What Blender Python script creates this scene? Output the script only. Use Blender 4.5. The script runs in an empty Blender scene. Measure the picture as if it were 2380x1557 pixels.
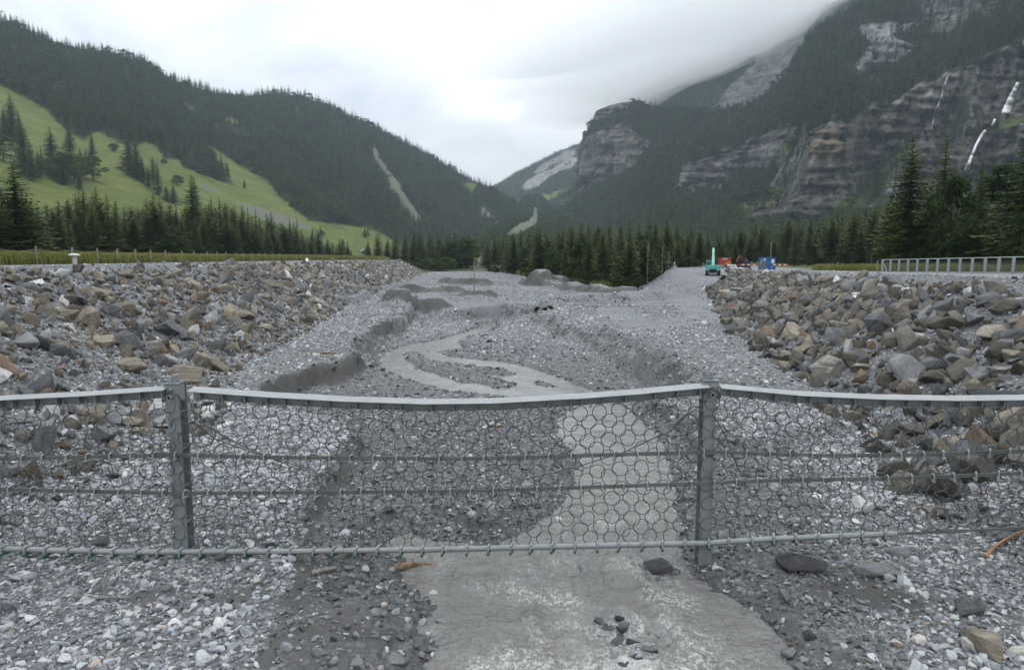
import bpy, bmesh, math, random
import numpy as np
from mathutils import Vector, Matrix, Euler
R = math.radians
random.seed(7); rng = np.random.default_rng(7)
S = bpy.context.scene
COL = S.collection

# ------------------------------------------------------------------ camera, sky, sun, exposure
F = 1587.0; CX, CY = 1190.0, 778.5; PITCH = R(6.4); H = 6.0
cp, sp = math.cos(PITCH), math.sin(PITCH)
cam = bpy.data.cameras.new('camera'); camo = bpy.data.objects.new('camera', cam); COL.objects.link(camo)
cam.sensor_width = 36; cam.lens = 24.0; cam.clip_start = 0.1; cam.clip_end = 20000
camo.location = (0, 0, H); camo.rotation_euler = (R(90) - PITCH, 0, 0)
S.camera = camo
S.view_settings.view_transform = 'Standard'; S.view_settings.look = 'None'
S.view_settings.exposure = 0.12; S.view_settings.gamma = 1
S.cycles.use_denoising = True
S.cycles.max_bounces = 10; S.cycles.diffuse_bounces = 3; S.cycles.glossy_bounces = 2
S.cycles.transmission_bounces = 2; S.cycles.transparent_max_bounces = 8; S.cycles.volume_bounces = 8
SUN_EL, SUN_AZ = R(58), R(20)
W = bpy.data.worlds.new('World'); S.world = W; W.use_nodes = True
def world():
    nt = W.node_tree; n = nt.nodes; l = nt.links; n.clear()
    out = n.new('ShaderNodeOutputWorld')
    sky = n.new('ShaderNodeTexSky'); sky.sky_type = 'NISHITA'; sky.sun_disc = False
    sky.sun_elevation = SUN_EL; sky.sun_rotation = SUN_AZ
    b1 = n.new('ShaderNodeBackground'); b1.inputs['Strength'].default_value = 0.1
    l.new(sky.outputs[0], b1.inputs['Color'])
    tc = n.new('ShaderNodeTexCoord')
    mp = n.new('ShaderNodeMapping'); mp.inputs['Scale'].default_value = (1.0, 1.0, 2.0)
    l.new(tc.outputs['Generated'], mp.inputs[0])
    n1 = n.new('ShaderNodeTexNoise'); n1.inputs['Scale'].default_value = 3.4; n1.inputs['Detail'].default_value = 6
    n1.inputs['Roughness'].default_value = 0.5; n1.inputs['Distortion'].default_value = 0.5
    l.new(mp.outputs[0], n1.inputs['Vector'])
    rp = n.new('ShaderNodeValToRGB'); e = rp.color_ramp.elements
    e[0].position = 0.36; e[0].color = (0.58, 0.635, 0.69, 1)
    e[1].position = 0.66; e[1].color = (0.95, 0.955, 0.96, 1)
    l.new(n1.outputs['Fac'], rp.inputs[0])
    b2 = n.new('ShaderNodeBackground'); b2.inputs['Strength'].default_value = 1.0
    l.new(rp.outputs[0], b2.inputs['Color'])
    # an overcast sky is brighter overhead than near the horizon
    sx = n.new('ShaderNodeSeparateXYZ'); l.new(tc.outputs['Generated'], sx.inputs[0])
    mm = n.new('ShaderNodeMath'); mm.operation = 'MULTIPLY_ADD'; mm.use_clamp = False; l.new(sx.outputs['Z'], mm.inputs[0]); mm.inputs[1].default_value = 2.1; mm.inputs[2].default_value = 0.80
    mc = n.new('ShaderNodeClamp'); l.new(mm.outputs[0], mc.inputs[0]); mc.inputs['Min'].default_value = 0.55; mc.inputs['Max'].default_value = 2.6
    l.new(mc.outputs[0], b2.inputs['Strength'])
    mx = n.new('ShaderNodeMixShader'); mx.inputs[0].default_value = 0.94
    l.new(b1.outputs[0], mx.inputs[1]); l.new(b2.outputs[0], mx.inputs[2])
    l.new(mx.outputs[0], out.inputs['Surface'])
world()
sl = bpy.data.lights.new('sun', 'SUN'); sl.energy = 0.8; sl.angle = R(22); sl.color = (1, 0.97, 0.92)
so = bpy.data.objects.new('sun', sl); COL.objects.link(so)
# azimuth measured from +Y towards +X
sd_ = Vector((math.sin(SUN_AZ) * math.cos(SUN_EL), math.cos(SUN_AZ) * math.cos(SUN_EL), math.sin(SUN_EL)))
so.rotation_euler = sd_.to_track_quat('Z', 'Y').to_euler()
so.location = sd_ * 100

# ------------------------------------------------------------------ helpers
def ray(px, py):
    u = (np.asarray(px, float) - CX) / F; v = (CY - np.asarray(py, float)) / F
    return u, cp + v * sp, -sp + v * cp
def at(px, py, d):
    """world point seen at (px,py) whose y is d"""
    a, b, c = ray(px, py); t = d / b
    return np.stack([a * t, b * t, H + c * t], -1)
def gnd(px, py, z=0.0):
    a, b, c = ray(px, py); t = (z - H) / c
    return np.stack([a * t, b * t], -1)
def pix(x, y, z):
    zz = z - H
    dep = y * cp - zz * sp; up = y * sp + zz * cp
    return CX + F * x / dep, CY - F * up / dep
def hsh(xi, yi, s):
    h = (xi.astype(np.int64) * 374761393 + yi.astype(np.int64) * 668265263 + s * 974711) & 0xffffffff
    h = ((h ^ (h >> 13)) * 1274126177) & 0xffffffff
    h = h ^ (h >> 16)
    return (h & 0xffff) / 65535.0
def vn(x, y, s=0):
    x = np.asarray(x, float); y = np.asarray(y, float)
    xi = np.floor(x); yi = np.floor(y); fx = x - xi; fy = y - yi
    fx = fx * fx * (3 - 2 * fx); fy = fy * fy * (3 - 2 * fy)
    a = hsh(xi, yi, s); b = hsh(xi + 1, yi, s); c = hsh(xi, yi + 1, s); d = hsh(xi + 1, yi + 1, s)
    return (a + (b - a) * fx) * (1 - fy) + (c + (d - c) * fx) * fy
def fbm(x, y, o=4, s=0):
    t = 0; a = 0.5; k = 1.0; m = 0
    for i in range(o):
        t = t + a * vn(np.asarray(x) * k, np.asarray(y) * k, s + i * 17); m += a; a *= 0.5; k *= 2.03
    return t / m * 2 - 1
def sm(a, b, x):
    t = np.clip((x - a) / (b - a), 0, 1); return t * t * (3 - 2 * t)
def inpoly(P, x, y):
    P = np.asarray(P, float); n = len(P); r = np.zeros(np.shape(x), bool); j = n - 1
    for i in range(n):
        xi, yi = P[i]; xj, yj = P[j]
        c = ((yi > y) != (yj > y))
        with np.errstate(divide='ignore', invalid='ignore'):
            r ^= c & (x < (xj - xi) * (y - yi) / (yj - yi + 1e-12) + xi)
        j = i
    return r
def dline(P, x, y, close=False):
    P = np.asarray(P, float); d = np.full(np.shape(x), 1e9)
    n = len(P)
    for i in range(n if close else n - 1):
        a = P[i]; b = P[(i + 1) % n]; ab = b - a; L = ab @ ab + 1e-9
        t = np.clip(((x - a[0]) * ab[0] + (y - a[1]) * ab[1]) / L, 0, 1)
        d = np.minimum(d, np.hypot(x - a[0] - t * ab[0], y - a[1] - t * ab[1]))
    return d
def sdf(P, x, y):
    d = dline(P, x, y, True); return np.where(inpoly(P, x, y), -d, d)

def tag(o, label=None, cat=None, group=None, kind=None):
    if label: o['label'] = label
    if cat: o['category'] = cat
    if group: o['group'] = group
    if kind: o['kind'] = kind
    return o
def link(name, me, parent=None, mat=None):
    o = bpy.data.objects.new(name, me); COL.objects.link(o)
    if mat is not None and not me.materials: me.materials.append(mat)
    if parent is not None: o.parent = parent
    return o
def empty(name, loc, rz=0.0):
    o = bpy.data.objects.new(name, None); COL.objects.link(o); o.location = loc; o.rotation_euler = (0, 0, rz)
    o.empty_display_size = 0.3
    return o
def np_mesh(name, V, Fc, smooth=True):
    V = np.asarray(V, np.float32).reshape(-1, 3); Fc = np.asarray(Fc, np.int32)
    k = Fc.shape[1]; me = bpy.data.meshes.new(name)
    me.vertices.add(len(V)); me.vertices.foreach_set('co', V.ravel())
    me.loops.add(Fc.size); me.loops.foreach_set('vertex_index', Fc.ravel())
    me.polygons.add(len(Fc)); me.polygons.foreach_set('loop_start', np.arange(0, Fc.size, k, dtype=np.int32))
    me.update(calc_edges=True)
    if smooth: me.polygons.foreach_set('use_smooth', np.ones(len(Fc), bool))
    return me
def fattr(me, name, vals):
    a = me.attributes.new(name, 'FLOAT', 'POINT'); a.data.foreach_set('value', np.asarray(vals, np.float32).ravel())
def grid_faces(nr, nc):
    i = np.arange(nr - 1)[:, None] * nc + np.arange(nc - 1)[None, :]
    return np.stack([i, i + 1, i + nc + 1, i + nc], -1).reshape(-1, 4)

class MB:
    """collects shapes into one mesh"""
    def __init__(s): s.v = []; s.f = []
    def add(s, V, Fc):
        o = len(s.v); s.v += [tuple(p) for p in V]; s.f += [tuple(i + o for i in f) for f in Fc]; return s
    def box(s, c, d, rot=None, taper=1.0):
        x, y, z = d[0] / 2, d[1] / 2, d[2] / 2; t = taper
        P = [(-x, -y, -z), (x, -y, -z), (x, y, -z), (-x, y, -z), (-x * t, -y * t, z), (x * t, -y * t, z), (x * t, y * t, z), (-x * t, y * t, z)]
        M = (rot.to_matrix() if rot is not None else Matrix.Identity(3))
        return s.add([Vector(c) + M @ Vector(p) for p in P], [(0, 3, 2, 1), (4, 5, 6, 7), (0, 1, 5, 4), (1, 2, 6, 5), (2, 3, 7, 6), (3, 0, 4, 7)])
    def bar(s, a, b, w, h):
        a, b = Vector(a), Vector(b); d = b - a
        q = d.to_track_quat('X', 'Z').to_euler()
        return s.box((a + b) / 2, (d.length, w, h), q)
    def tube(s, pts, r, n=8, cap=True, closed=False):
        pts = [Vector(p) for p in pts]; m = len(pts); V = []; Fc = []
        rr = r if hasattr(r, '__len__') else [r] * m
        up = Vector((0, 0, 1))
        for i, p in enumerate(pts):
            if closed: t = (pts[(i + 1) % m] - pts[i - 1])
            else: t = pts[min(i + 1, m - 1)] - pts[max(i - 1, 0)]
            t.normalize()
            ref = up if abs(t.z) < 0.95 else Vector((1, 0, 0))
            a = t.cross(ref).normalized(); b = a.cross(t).normalized()
            for k in range(n):
                w = 2 * math.pi * k / n; V.append(p + (a * math.cos(w) + b * math.sin(w)) * rr[i])
        for i in range(m if closed else m - 1):
            for k in range(n):
                k2 = (k + 1) % n; i2 = (i + 1) % m
                Fc.append((i * n + k, i * n + k2, i2 * n + k2, i2 * n + k))
        if cap and not closed:
            Fc.append(tuple(range(n))); Fc.append(tuple(range((m - 1) * n, m * n))[::-1])
        return s.add(V, Fc)
    def prism(s, poly, y0, y1):
        """poly in x,z extruded along y"""
        n = len(poly); V = [(x, y0, z) for x, z in poly] + [(x, y1, z) for x, z in poly]
        Fc = [tuple(range(n)), tuple(range(2 * n - 1, n - 1, -1))] + [(i, i + n, (i + 1) % n + n, (i + 1) % n) for i in range(n)]
        return s.add(V, Fc)
    def mesh(s, name, smooth=False):
        me = bpy.data.meshes.new(name); me.from_pydata([tuple(v) for v in s.v], [], s.f); me.update()
        bm = bmesh.new(); bm.from_mesh(me); bmesh.ops.recalc_face_normals(bm, faces=bm.faces); bm.to_mesh(me); bm.free()
        if smooth:
            me.polygons.foreach_set('use_smooth', np.ones(len(me.polygons), bool)); me.set_sharp_from_angle(angle=R(40))
        return me
    def build(s, name, mat, parent=None, smooth=False, bevel=0):
        o = link(name, s.mesh(name, smooth), parent, mat)
        if bevel:
            b = o.modifiers.new('bevel', 'BEVEL'); b.width = bevel; b.segments = 2; b.limit_method = 'ANGLE'
        return o

# ------------------------------------------------------------------ material helpers
class NT:
    def __init__(s, name):
        s.m = bpy.data.materials.new(name); s.m.use_nodes = True; s.n = s.m.node_tree.nodes; s.l = s.m.node_tree.links
        s.b = s.n['Principled BSDF']; s.o = s.n['Material Output']
    def new(s, t, **k):
        x = s.n.new(t)
        for a, v in k.items(): setattr(x, a, v)
        return x
    def set(s, sock, v):
        if isinstance(v, bpy.types.NodeSocket): s.l.new(v, sock)
        elif isinstance(v, tuple) and len(v) == 3 and sock.type == 'RGBA': sock.default_value = (*v, 1)
        else: sock.default_value = v
    def coord(s, kind='Object', scale=(1, 1, 1), rot=(0, 0, 0)):
        if kind == 'Pos': o = s.new('ShaderNodeNewGeometry').outputs['Position']
        else: o = s.new('ShaderNodeTexCoord').outputs[kind]
        mp = s.new('ShaderNodeMapping'); s.l.new(o, mp.inputs[0]); mp.inputs['Scale'].default_value = scale; mp.inputs['Rotation'].default_value = rot
        return mp.outputs[0]
    def noise(s, vec, scale, detail=4, rough=0.55, dist=0.0, col=False):
        x = s.new('ShaderNodeTexNoise'); s.set(x.inputs['Vector'], vec); x.inputs['Scale'].default_value = scale
        x.inputs['Detail'].default_value = detail; x.inputs['Roughness'].default_value = rough; x.inputs['Distortion'].default_value = dist
        return x.outputs['Color' if col else 'Fac']
    def voro(s, vec, scale, out='Color', feature='F1', rnd=1.0):
        x = s.new('ShaderNodeTexVoronoi', feature=feature); s.set(x.inputs['Vector'], vec); x.inputs['Scale'].default_value = scale
        x.inputs['Randomness'].default_value = rnd
        return x.outputs[out]
    def ramp(s, fac, stops, interp='LINEAR'):
        x = s.new('ShaderNodeValToRGB'); s.set(x.inputs[0], fac); r = x.color_ramp; r.interpolation = interp
        while len(r.elements) < len(stops): r.elements.new(0.5)
        for e, (p, c) in zip(r.elements, stops):
            e.position = p; e.color = (*(c if isinstance(c, tuple) else (c, c, c)), 1)
        return x.outputs[0]
    def mix(s, fac, a, b, mode='MIX'):
        x = s.new('ShaderNodeMix', data_type='RGBA', blend_type=mode)
        s.set(x.inputs[0], fac); s.set(x.inputs[6], a); s.set(x.inputs[7], b); return x.outputs[2]
    def math(s, op, a, b=0.0, c=None, clamp=False):
        x = s.new('ShaderNodeMath', operation=op, use_clamp=clamp); s.set(x.inputs[0], a); s.set(x.inputs[1], b)
        if c is not None: s.set(x.inputs[2], c)
        return x.outputs[0]
    def attr(s, name):
        x = s.new('ShaderNodeAttribute'); x.attribute_name = name; return x.outputs['Fac']
    def rand(s): return s.new('ShaderNodeObjectInfo').outputs['Random']
    def bump(s, h, strength=0.5, dist=0.02):
        x = s.new('ShaderNodeBump'); s.set(x.inputs['Height'], h); x.inputs['Strength'].default_value = strength; x.inputs['Distance'].default_value = dist
        s.l.new(x.outputs[0], s.b.inputs['Normal']); return x
    def done(s, base=None, rough=None, metal=None, spec=None):
        if base is not None: s.set(s.b.inputs['Base Color'], base)
        if rough is not None: s.set(s.b.inputs['Roughness'], rough)
        if metal is not None: s.set(s.b.inputs['Metallic'], metal)
        if spec is not None: s.set(s.b.inputs['Specular IOR Level'], spec)
        return s.m
def paint(name, col, rough=0.5, metal=0.0, dirt=0.35, scale=3.0):
    t = NT(name); c = t.coord()
    n = t.noise(c, scale, 6, 0.65); d = tuple(x * 0.45 + 0.012 for x in col)
    b = t.mix(t.ramp(n, [(0.42, 0.0), (0.75, dirt)]), col, d)
    t.bump(t.noise(c, scale * 12, 3), 0.08, 0.01)
    return t.done(b, rough, metal)
M = {}
def rockmat(name, cols, strata=0.5, dark=0.5):
    t = NT(name); c = t.coord(); rn = t.rand()
    off = t.new('ShaderNodeVectorMath', operation='ADD'); t.set(off.inputs[0], c)
    cb = t.new('ShaderNodeCombineXYZ'); t.set(cb.inputs[0], t.math('MULTIPLY', rn, 37.0)); t.set(cb.inputs[1], t.math('MULTIPLY', rn, 91.0)); t.l.new(cb.outputs[0], off.inputs[1])
    v = off.outputs[0]
    st = t.new('ShaderNodeMapping'); t.l.new(v, st.inputs[0]); st.inputs['Scale'].default_value = (0.7, 0.9, 6.0); st.inputs['Rotation'].default_value = (0.5, 0.3, 0)
    n1 = t.noise(v, 1.8, 8, 0.65, 0.4); n2 = t.noise(st.outputs[0], 1.6, 6, 0.6, 0.8)
    base = t.ramp(t.math('ADD', t.math('MULTIPLY', n1, 1 - strata), t.math('MULTIPLY', n2, strata)), [(0.30, cols[0]), (0.5, cols[1]), (0.72, cols[2])])
    br = t.ramp(t.math('FRACT', t.math('MULTIPLY', rn, 7.13)), [(0.0, 0.55), (1.0, 1.35)])
    base = t.mix(1.0, base, br, 'MULTIPLY')
    lich = t.ramp(t.noise(v, 5.0, 8, 0.7), [(0.58, 0.0), (0.7, 0.5)])
    base = t.mix(lich, base, tuple(x * dark for x in cols[0]))
    hh = t.math('ADD', t.math('MULTIPLY', n2, 0.7), t.noise(v, 7.0, 8, 0.7))
    t.bump(hh, 0.9, 0.10)
    return t.done(base, 0.88, spec=0.3)
M['grey'] = rockmat('grey_rock', [(.085, .088, .092), (.165, .168, .172), (.27, .272, .275)], .5)
M['tan'] = rockmat('tan_rock', [(.115, .10, .08), (.215, .19, .15), (.34, .305, .24)], .6)
M['brown'] = rockmat('brown_rock', [(.072, .066, .056), (.132, .122, .104), (.225, .21, .18)], .6)
M['rust'] = rockmat('rust_rock', [(.10, .072, .054), (.18, .128, .092), (.29, .225, .172)], .4)
M['white'] = rockmat('white_rock', [(.32, .32, .32), (.50, .50, .49), (.62, .62, .61)], .3, .7)
M['banded'] = rockmat('banded_rock', [(.05, .047, .045), (.17, .16, .145), (.36, .34, .30)], .95)
M['dark'] = rockmat('dark_rock', [(.05, .052, .056), (.09, .092, .097), (.15, .152, .156)], .5)
ROCKS = ['grey', 'tan', 'brown', 'rust', 'white', 'banded', 'dark']

def pebble_mat(name='pebble_stone', wet=1.0):
    t = NT(name); c = t.coord(); rn = t.rand()
    base = t.ramp(rn, [(0.0, (.080, .084, .093)), (0.2, (.165, .173, .188)), (0.56, (.295, .307, .327)), (0.86, (.44, .455, .475)), (0.93, (.36, .345, .30)), (0.97, (.60, .60, .60)), (1.0, (.30, .22, .16))])
    n = t.noise(c, 3.0, 6, 0.65, 0.6)
    base = t.mix(1.0, base, t.ramp(n, [(0.3, 0.65), (0.7, 1.2)]), 'MULTIPLY')
    vein = t.ramp(t.noise(c, 1.6, 3, 0.5, 2.0), [(0.485, 0.0), (0.5, 0.35), (0.515, 0.0)])
    base = t.mix(vein, base, (.5, .5, .5))
    if wet < 1: base = t.mix(1.0, base, (wet, wet * .98, wet * .95), 'MULTIPLY')
    t.bump(t.noise(c, 6, 5), 0.35, 0.05)
    return t.done(base, 0.75 if wet == 1 else .5, spec=0.35)
M['pebble'] = pebble_mat(); M['damp_pebble'] = pebble_mat('damp_pebble_stone', .45)

def ground_mat():
    t = NT('river_gravel'); p = t.coord('Pos')
    dj = t.new('ShaderNodeVectorMath', operation='MULTIPLY_ADD'); t.set(dj.inputs[0], t.noise(p, 3.0, 3, col=True)); dj.inputs[1].default_value = (.12,) * 3; t.set(dj.inputs[2], p)
    v = dj.outputs[0]
    def cells(sc):
        col = t.voro(v, sc); sep = t.new('ShaderNodeSeparateColor'); t.l.new(col, sep.inputs[0]); return sep.outputs[0]
    def dist(sc): return t.voro(v, sc, 'Distance')
    stops = [(0.0, (.070, .074, .081)), (0.35, (.150, .157, .170)), (0.72, (.27, .281, .299)), (0.93, (.42, .433, .448)), (1.0, (.52, .51, .47))]
    c1 = t.ramp(cells(9.0), stops); c2 = t.ramp(cells(24.0), stops); c0 = t.ramp(cells(3.2), stops)
    big = t.ramp(t.noise(p, 0.35, 5, 0.6), [(0.38, 0.0), (0.62, 1.0)])
    grav = t.mix(0.5, c1, c2); grav = t.mix(0.22, grav, c0)
    grav = t.mix(1.0, grav, t.ramp(t.noise(p, 0.12, 6, 0.6), [(0.3, (.74, .74, .76)), (0.7, (1.18, 1.18, 1.17))]), 'MULTIPLY')
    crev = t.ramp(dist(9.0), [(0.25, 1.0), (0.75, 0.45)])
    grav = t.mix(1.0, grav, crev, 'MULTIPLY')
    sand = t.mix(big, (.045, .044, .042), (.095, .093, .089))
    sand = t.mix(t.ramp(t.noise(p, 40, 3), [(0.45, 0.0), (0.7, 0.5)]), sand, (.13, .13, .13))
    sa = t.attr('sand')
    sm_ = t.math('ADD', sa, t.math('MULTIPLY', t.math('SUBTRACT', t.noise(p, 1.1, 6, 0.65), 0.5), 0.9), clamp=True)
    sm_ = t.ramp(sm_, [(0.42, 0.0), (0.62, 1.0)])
    grav = t.mix(t.attr('fines'), grav, (.075, .073, .070))
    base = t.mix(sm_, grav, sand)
    tr = t.attr('track')
    base = t.mix(t.math('MULTIPLY', tr, 0.75), base, t.mix(t.noise(p, 0.5, 6), (.145, .150, .161), (.235, .243, .256)))
    gr = t.attr('grass')
    gm = t.ramp(t.math('ADD', gr, t.math('MULTIPLY', t.math('SUBTRACT', t.noise(p, 0.8, 6, 0.7), 0.5), 0.7)), [(0.45, 0.0), (0.6, 1.0)])
    gcol = t.mix(t.noise(p, 0.9, 6, 0.7), (.04, .065, .014), (.12, .13, .04))
    base = t.mix(gm, base, gcol)
    wet = t.attr('wet')
    base = t.mix(t.math('MULTIPLY', wet, 0.62), base, (.022, .022, .024))
    h = t.math('ADD', t.math('MULTIPLY', dist(9.0), -0.8), t.math('MULTIPLY', dist(24.0), -0.3))
    h = t.math('MULTIPLY', h, t.math('SUBTRACT', 1.0, t.math('MULTIPLY', sm_, 0.85)))
    t.bump(t.math('ADD', h, t.math('MULTIPLY', t.noise(p, 60, 3), 0.15)), 0.8, 0.07)
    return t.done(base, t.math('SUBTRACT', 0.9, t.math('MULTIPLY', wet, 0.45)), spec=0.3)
M['ground'] = ground_mat()

def water_mat():
    t = NT('silty_water'); p = t.coord('Pos'); rap = t.attr('rapid'); f = t.attr('foam')
    fl = t.coord('Pos', (1.0, .70, 1.0)); xr = t.coord('Pos', (1.0, 1.7, 1.0))
    def ridge(sc, ds, lo):
        n = t.noise(fl, sc, 5, 0.6, ds); r = t.math('SUBTRACT', 1.0, t.math('ABSOLUTE', t.math('MULTIPLY_ADD', n, 2.0, -1.0))); return t.ramp(r, [(lo, 0.0), (1.0, 1.0)])
    lines = t.math('MAXIMUM', ridge(1.7, 1.2, .88), t.math('MULTIPLY', ridge(4.5, 1.1, .86), .75))
    patch = t.ramp(t.math('ADD', t.math('MULTIPLY', f, 1.1), t.math('MULTIPLY', t.math('SUBTRACT', t.noise(fl, 1.1, 5, 0.65), 0.5), 1.3)), [(0.12, 0.0), (0.46, 1.0)])
    spk = t.ramp(t.noise(fl, 15.0, 6, 0.75), [(.42, .0), (.60, 1.0)])
    fm = t.math('MULTIPLY', t.math('MULTIPLY', lines, patch), spk)
    core = t.ramp(t.math('ADD', f, t.math('MULTIPLY', t.math('SUBTRACT', t.noise(fl, 8.0, 8, .75), .5), 1.6)), [(.48, 0.), (.95, .75)])
    fm = t.math('MULTIPLY', t.math('MAXIMUM', fm, core), rap, clamp=True)
    base = t.mix(t.noise(p, 0.5, 3, 0.5), (.140, .139, .133), (.172, .170, .163))
    rip = t.math('ADD', t.math('MULTIPLY', t.noise(xr, 2.1, 5, 0.6, .5), .65), t.math('MULTIPLY', t.noise(xr, 6.5, 4, 0.6, .3), .35))
    base = t.mix(t.math('MULTIPLY_ADD', rap, .85, .15), base, t.mix(1.0, base, t.ramp(rip, [(.36, .84), (.5, 1.0), (.64, 1.08)]), 'MULTIPLY'))  # ripple light and shade tinted into the colour: darker troughs, lighter crests
    base = t.mix(fm, base, (.60, .60, .58))
    h = t.math('ADD', t.math('MULTIPLY', rip, .7), t.math('MULTIPLY', t.noise(fl, 1.8, 5, 0.55, .4), .9))
    t.bump(t.math('MULTIPLY', h, rap), 1.0, 0.30)
    m = t.done(base, t.mix(fm, (.05,) * 3, (.7,) * 3), spec=0.75); t.b.inputs['IOR'].default_value = 1.4
    return m
M['water'] = water_mat()

def hill_mat(name, rock=((.042, .042, .045), (.088, .083, .082), (.16, .155, .15)), floor=((.014, .024, .010), (.030, .043, .015))):
    t = NT(name); p = t.coord('Pos')
    n = t.noise(p, 0.02, 8, 0.65)
    med = t.mix(t.ramp(n, [(0.35, 0.0), (0.65, 1.0)]), (.072, .108, .020), (.15, .165, .042))
    med = t.mix(t.ramp(t.noise(p, 0.15, 8, 0.75), [(0.48, 0.0), (0.70, 0.75)]), med, (.038, .060, .014)); med = t.mix(t.ramp(t.noise(t.coord('Pos', (.03, .03, .12)), 1.0, 7, .7, 1.0), [(.56, 0.), (.68, .6)]), med, (.16, .14, .075))
    fl = t.mix(t.noise(p, 0.08, 6, 0.65), *floor)
    base = t.mix(t.attr('meadow'), fl, med)
    rv = t.coord('Pos', (0.028, 0.028, 0.010)); rh = t.coord('Pos', (0.008, 0.008, 0.075), (0.12, 0.10, 0))
    rn = t.math('ADD', t.math('MULTIPLY', t.noise(rv, 1.0, 9, 0.72, 0.5), 0.66), t.math('MULTIPLY', t.noise(rh, 1.0, 9, 0.70, 0.8), 0.34))
    rc = t.ramp(rn, [(0.41, rock[0]), (0.5, rock[1]), (0.60, rock[2])])
    rc = t.mix(t.attr('tan'), rc, t.ramp(rn, [(0.36, (.07, .056, .042)), (0.5, (.17, .138, .10)), (0.64, (.29, .25, .19))]))
    rc = t.mix(t.attr('pale'), rc, t.ramp(rn, [(0.36, (.12, .12, .12)), (0.5, (.27, .27, .27)), (0.64, (.42, .42, .42))]))
    rk = t.attr('rock')
    rk = t.ramp(t.math('ADD', rk, t.math('MULTIPLY', t.math('SUBTRACT', t.noise(p, 0.035, 8, 0.7), 0.5), 1.3)), [(0.45, 0.0), (0.58, 1.0)])
    base = t.mix(rk, base, rc)
    sc = t.mix(t.noise(p, 0.3, 6, 0.7), (.060, .080, .036), (.19, .185, .165))
    sf = t.ramp(t.math('ADD', t.attr('scree'), t.math('MULTIPLY', t.math('SUBTRACT', t.noise(p, 0.1, 6, 0.7), 0.5), 0.8)), [(0.42, 0.0), (0.58, 1.0)])
    base = t.mix(sf, base, sc)
    t.bump(t.math('ADD', t.math('MULTIPLY', rn, 2.0), t.noise(p, 0.4, 6, 0.7)), 0.9, 3.0)
    return t.done(base, 0.95, spec=0.15)
M['hill'] = hill_mat('hillside_ground')
M['hill_right'] = hill_mat('mountain_rock', ((.024, .023, .023), (.088, .083, .078), (.21, .20, .188)))

def foliage(name, a, b, tip):
    t = NT(name); rn = t.rand(); c = t.coord('Pos')
    base = t.mix(rn, a, b)
    base = t.mix(t.ramp(t.noise(c, 0.55, 4, 0.6), [(0.42, 0.0), (0.72, 0.8)]), base, tip)
    t.done(base, 0.75, spec=0.12)
    tr = t.new('ShaderNodeBsdfTranslucent'); t.set(tr.inputs[0], t.mix(1.0, base, (1.1, 1.2, 0.8), 'MULTIPLY'))
    mx = t.new('ShaderNodeMixShader'); mx.inputs[0].default_value = 0.25
    t.l.new(t.b.outputs[0], mx.inputs[1]); t.l.new(tr.outputs[0], mx.inputs[2]); t.l.new(mx.outputs[0], t.o.inputs[0])
    return t.m
M['spruce'] = foliage('spruce_needles', (.030, .052, .018), (.080, .108, .034), (.13, .16, .046))
M['spruce_far'] = foliage('far_spruce_needles', (.012, .033, .010), (.068, .108, .028), (.11, .155, .038))
M['pine'] = foliage('pine_needles', (.050, .066, .028), (.088, .102, .040), (.125, .135, .055))
M['leaf'] = foliage('broad_leaves', (.036, .062, .016), (.060, .090, .024), (.080, .11, .030))
M['leaf_dark'] = foliage('dark_leaves', (.022, .038, .012), (.036, .056, .017), (.050, .072, .022))
M['grass'] = foliage('grass_blades', (.10, .12, .030), (.24, .22, .080), (.14, .155, .040))
def bark_mat(name, a, b):
    t = NT(name); c = t.coord('Pos', (6, 6, 1.2)); n = t.noise(c, 1.5, 7, 0.7)
    t.bump(n, 0.7, 0.05); return t.done(t.mix(t.ramp(n, [(.35, 0.), (.65, 1.)]), a, b), 0.9)
M['bark'] = bark_mat('bark', (.03, .024, .02), (.085, .070, .056))
M['wood'] = bark_mat('weathered_wood', (.13, .12, .105), (.27, .25, .22))
M['drift'] = bark_mat('drift_wood', (.11, .075, .048), (.28, .20, .13))
M['darkwood'] = bark_mat('dark_timber', (.03, .022, .017), (.075, .055, .04))

def steel(name, a, b, rough=0.5, metal=0.35):
    t = NT(name); c = t.coord('Pos'); n = t.noise(c, 2.5, 7, 0.7); n2 = t.voro(c, 45.0)
    sp_ = t.new('ShaderNodeSeparateColor'); t.l.new(n2, sp_.inputs[0])
    base = t.mix(t.ramp(n, [(.3, 0.), (.7, 1.)]), a, b)
    base = t.mix(1.0, base, t.ramp(sp_.outputs[0], [(0., .9), (1., 1.1)]), 'MULTIPLY')
    dr = t.coord('Pos', (9, 9, .8)); base = t.mix(t.ramp(t.noise(dr, 1.0, 6, .7), [(.6, 0.), (.85, .4)]), base, tuple(x * .5 for x in a))
    t.bump(t.noise(c, 30, 4), 0.08, 0.01)
    return t.done(base, rough, metal)
M['galv'] = steel('galvanised_steel', (.18, .197, .203), (.245, .263, .27), 0.55, 0.2)
M['cap'] = steel('bright_galvanised_cap', (.20, .212, .22), (.27, .285, .292), 0.55, 0.0)
M['pipe'] = steel('galvanised_pipe', (.19, .207, .21), (.26, .275, .28), 0.5, 0.2)
M['rope'] = steel('wire_rope', (.07, .072, .07), (.13, .132, .128), 0.6, 0.2)
M['ring'] = steel('dark_wire_ring', (.055, .06, .064), (.10, .107, .112), 0.5, 0.2)
M['shackle'] = steel('shackle_steel', (.22, .245, .245), (.32, .345, .345), 0.5, 0.2)
M['brake'] = steel('rusty_brake_tube', (.15, .14, .125), (.25, .235, .215), 0.7, 0.1)
M['green'] = paint('green_paint', (.025, .10, .04), 0.5)
M['fence_post'] = steel('grey_fence_post', (.29, .33, .34), (.37, .41, .42), 0.5, 0.1)
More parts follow.
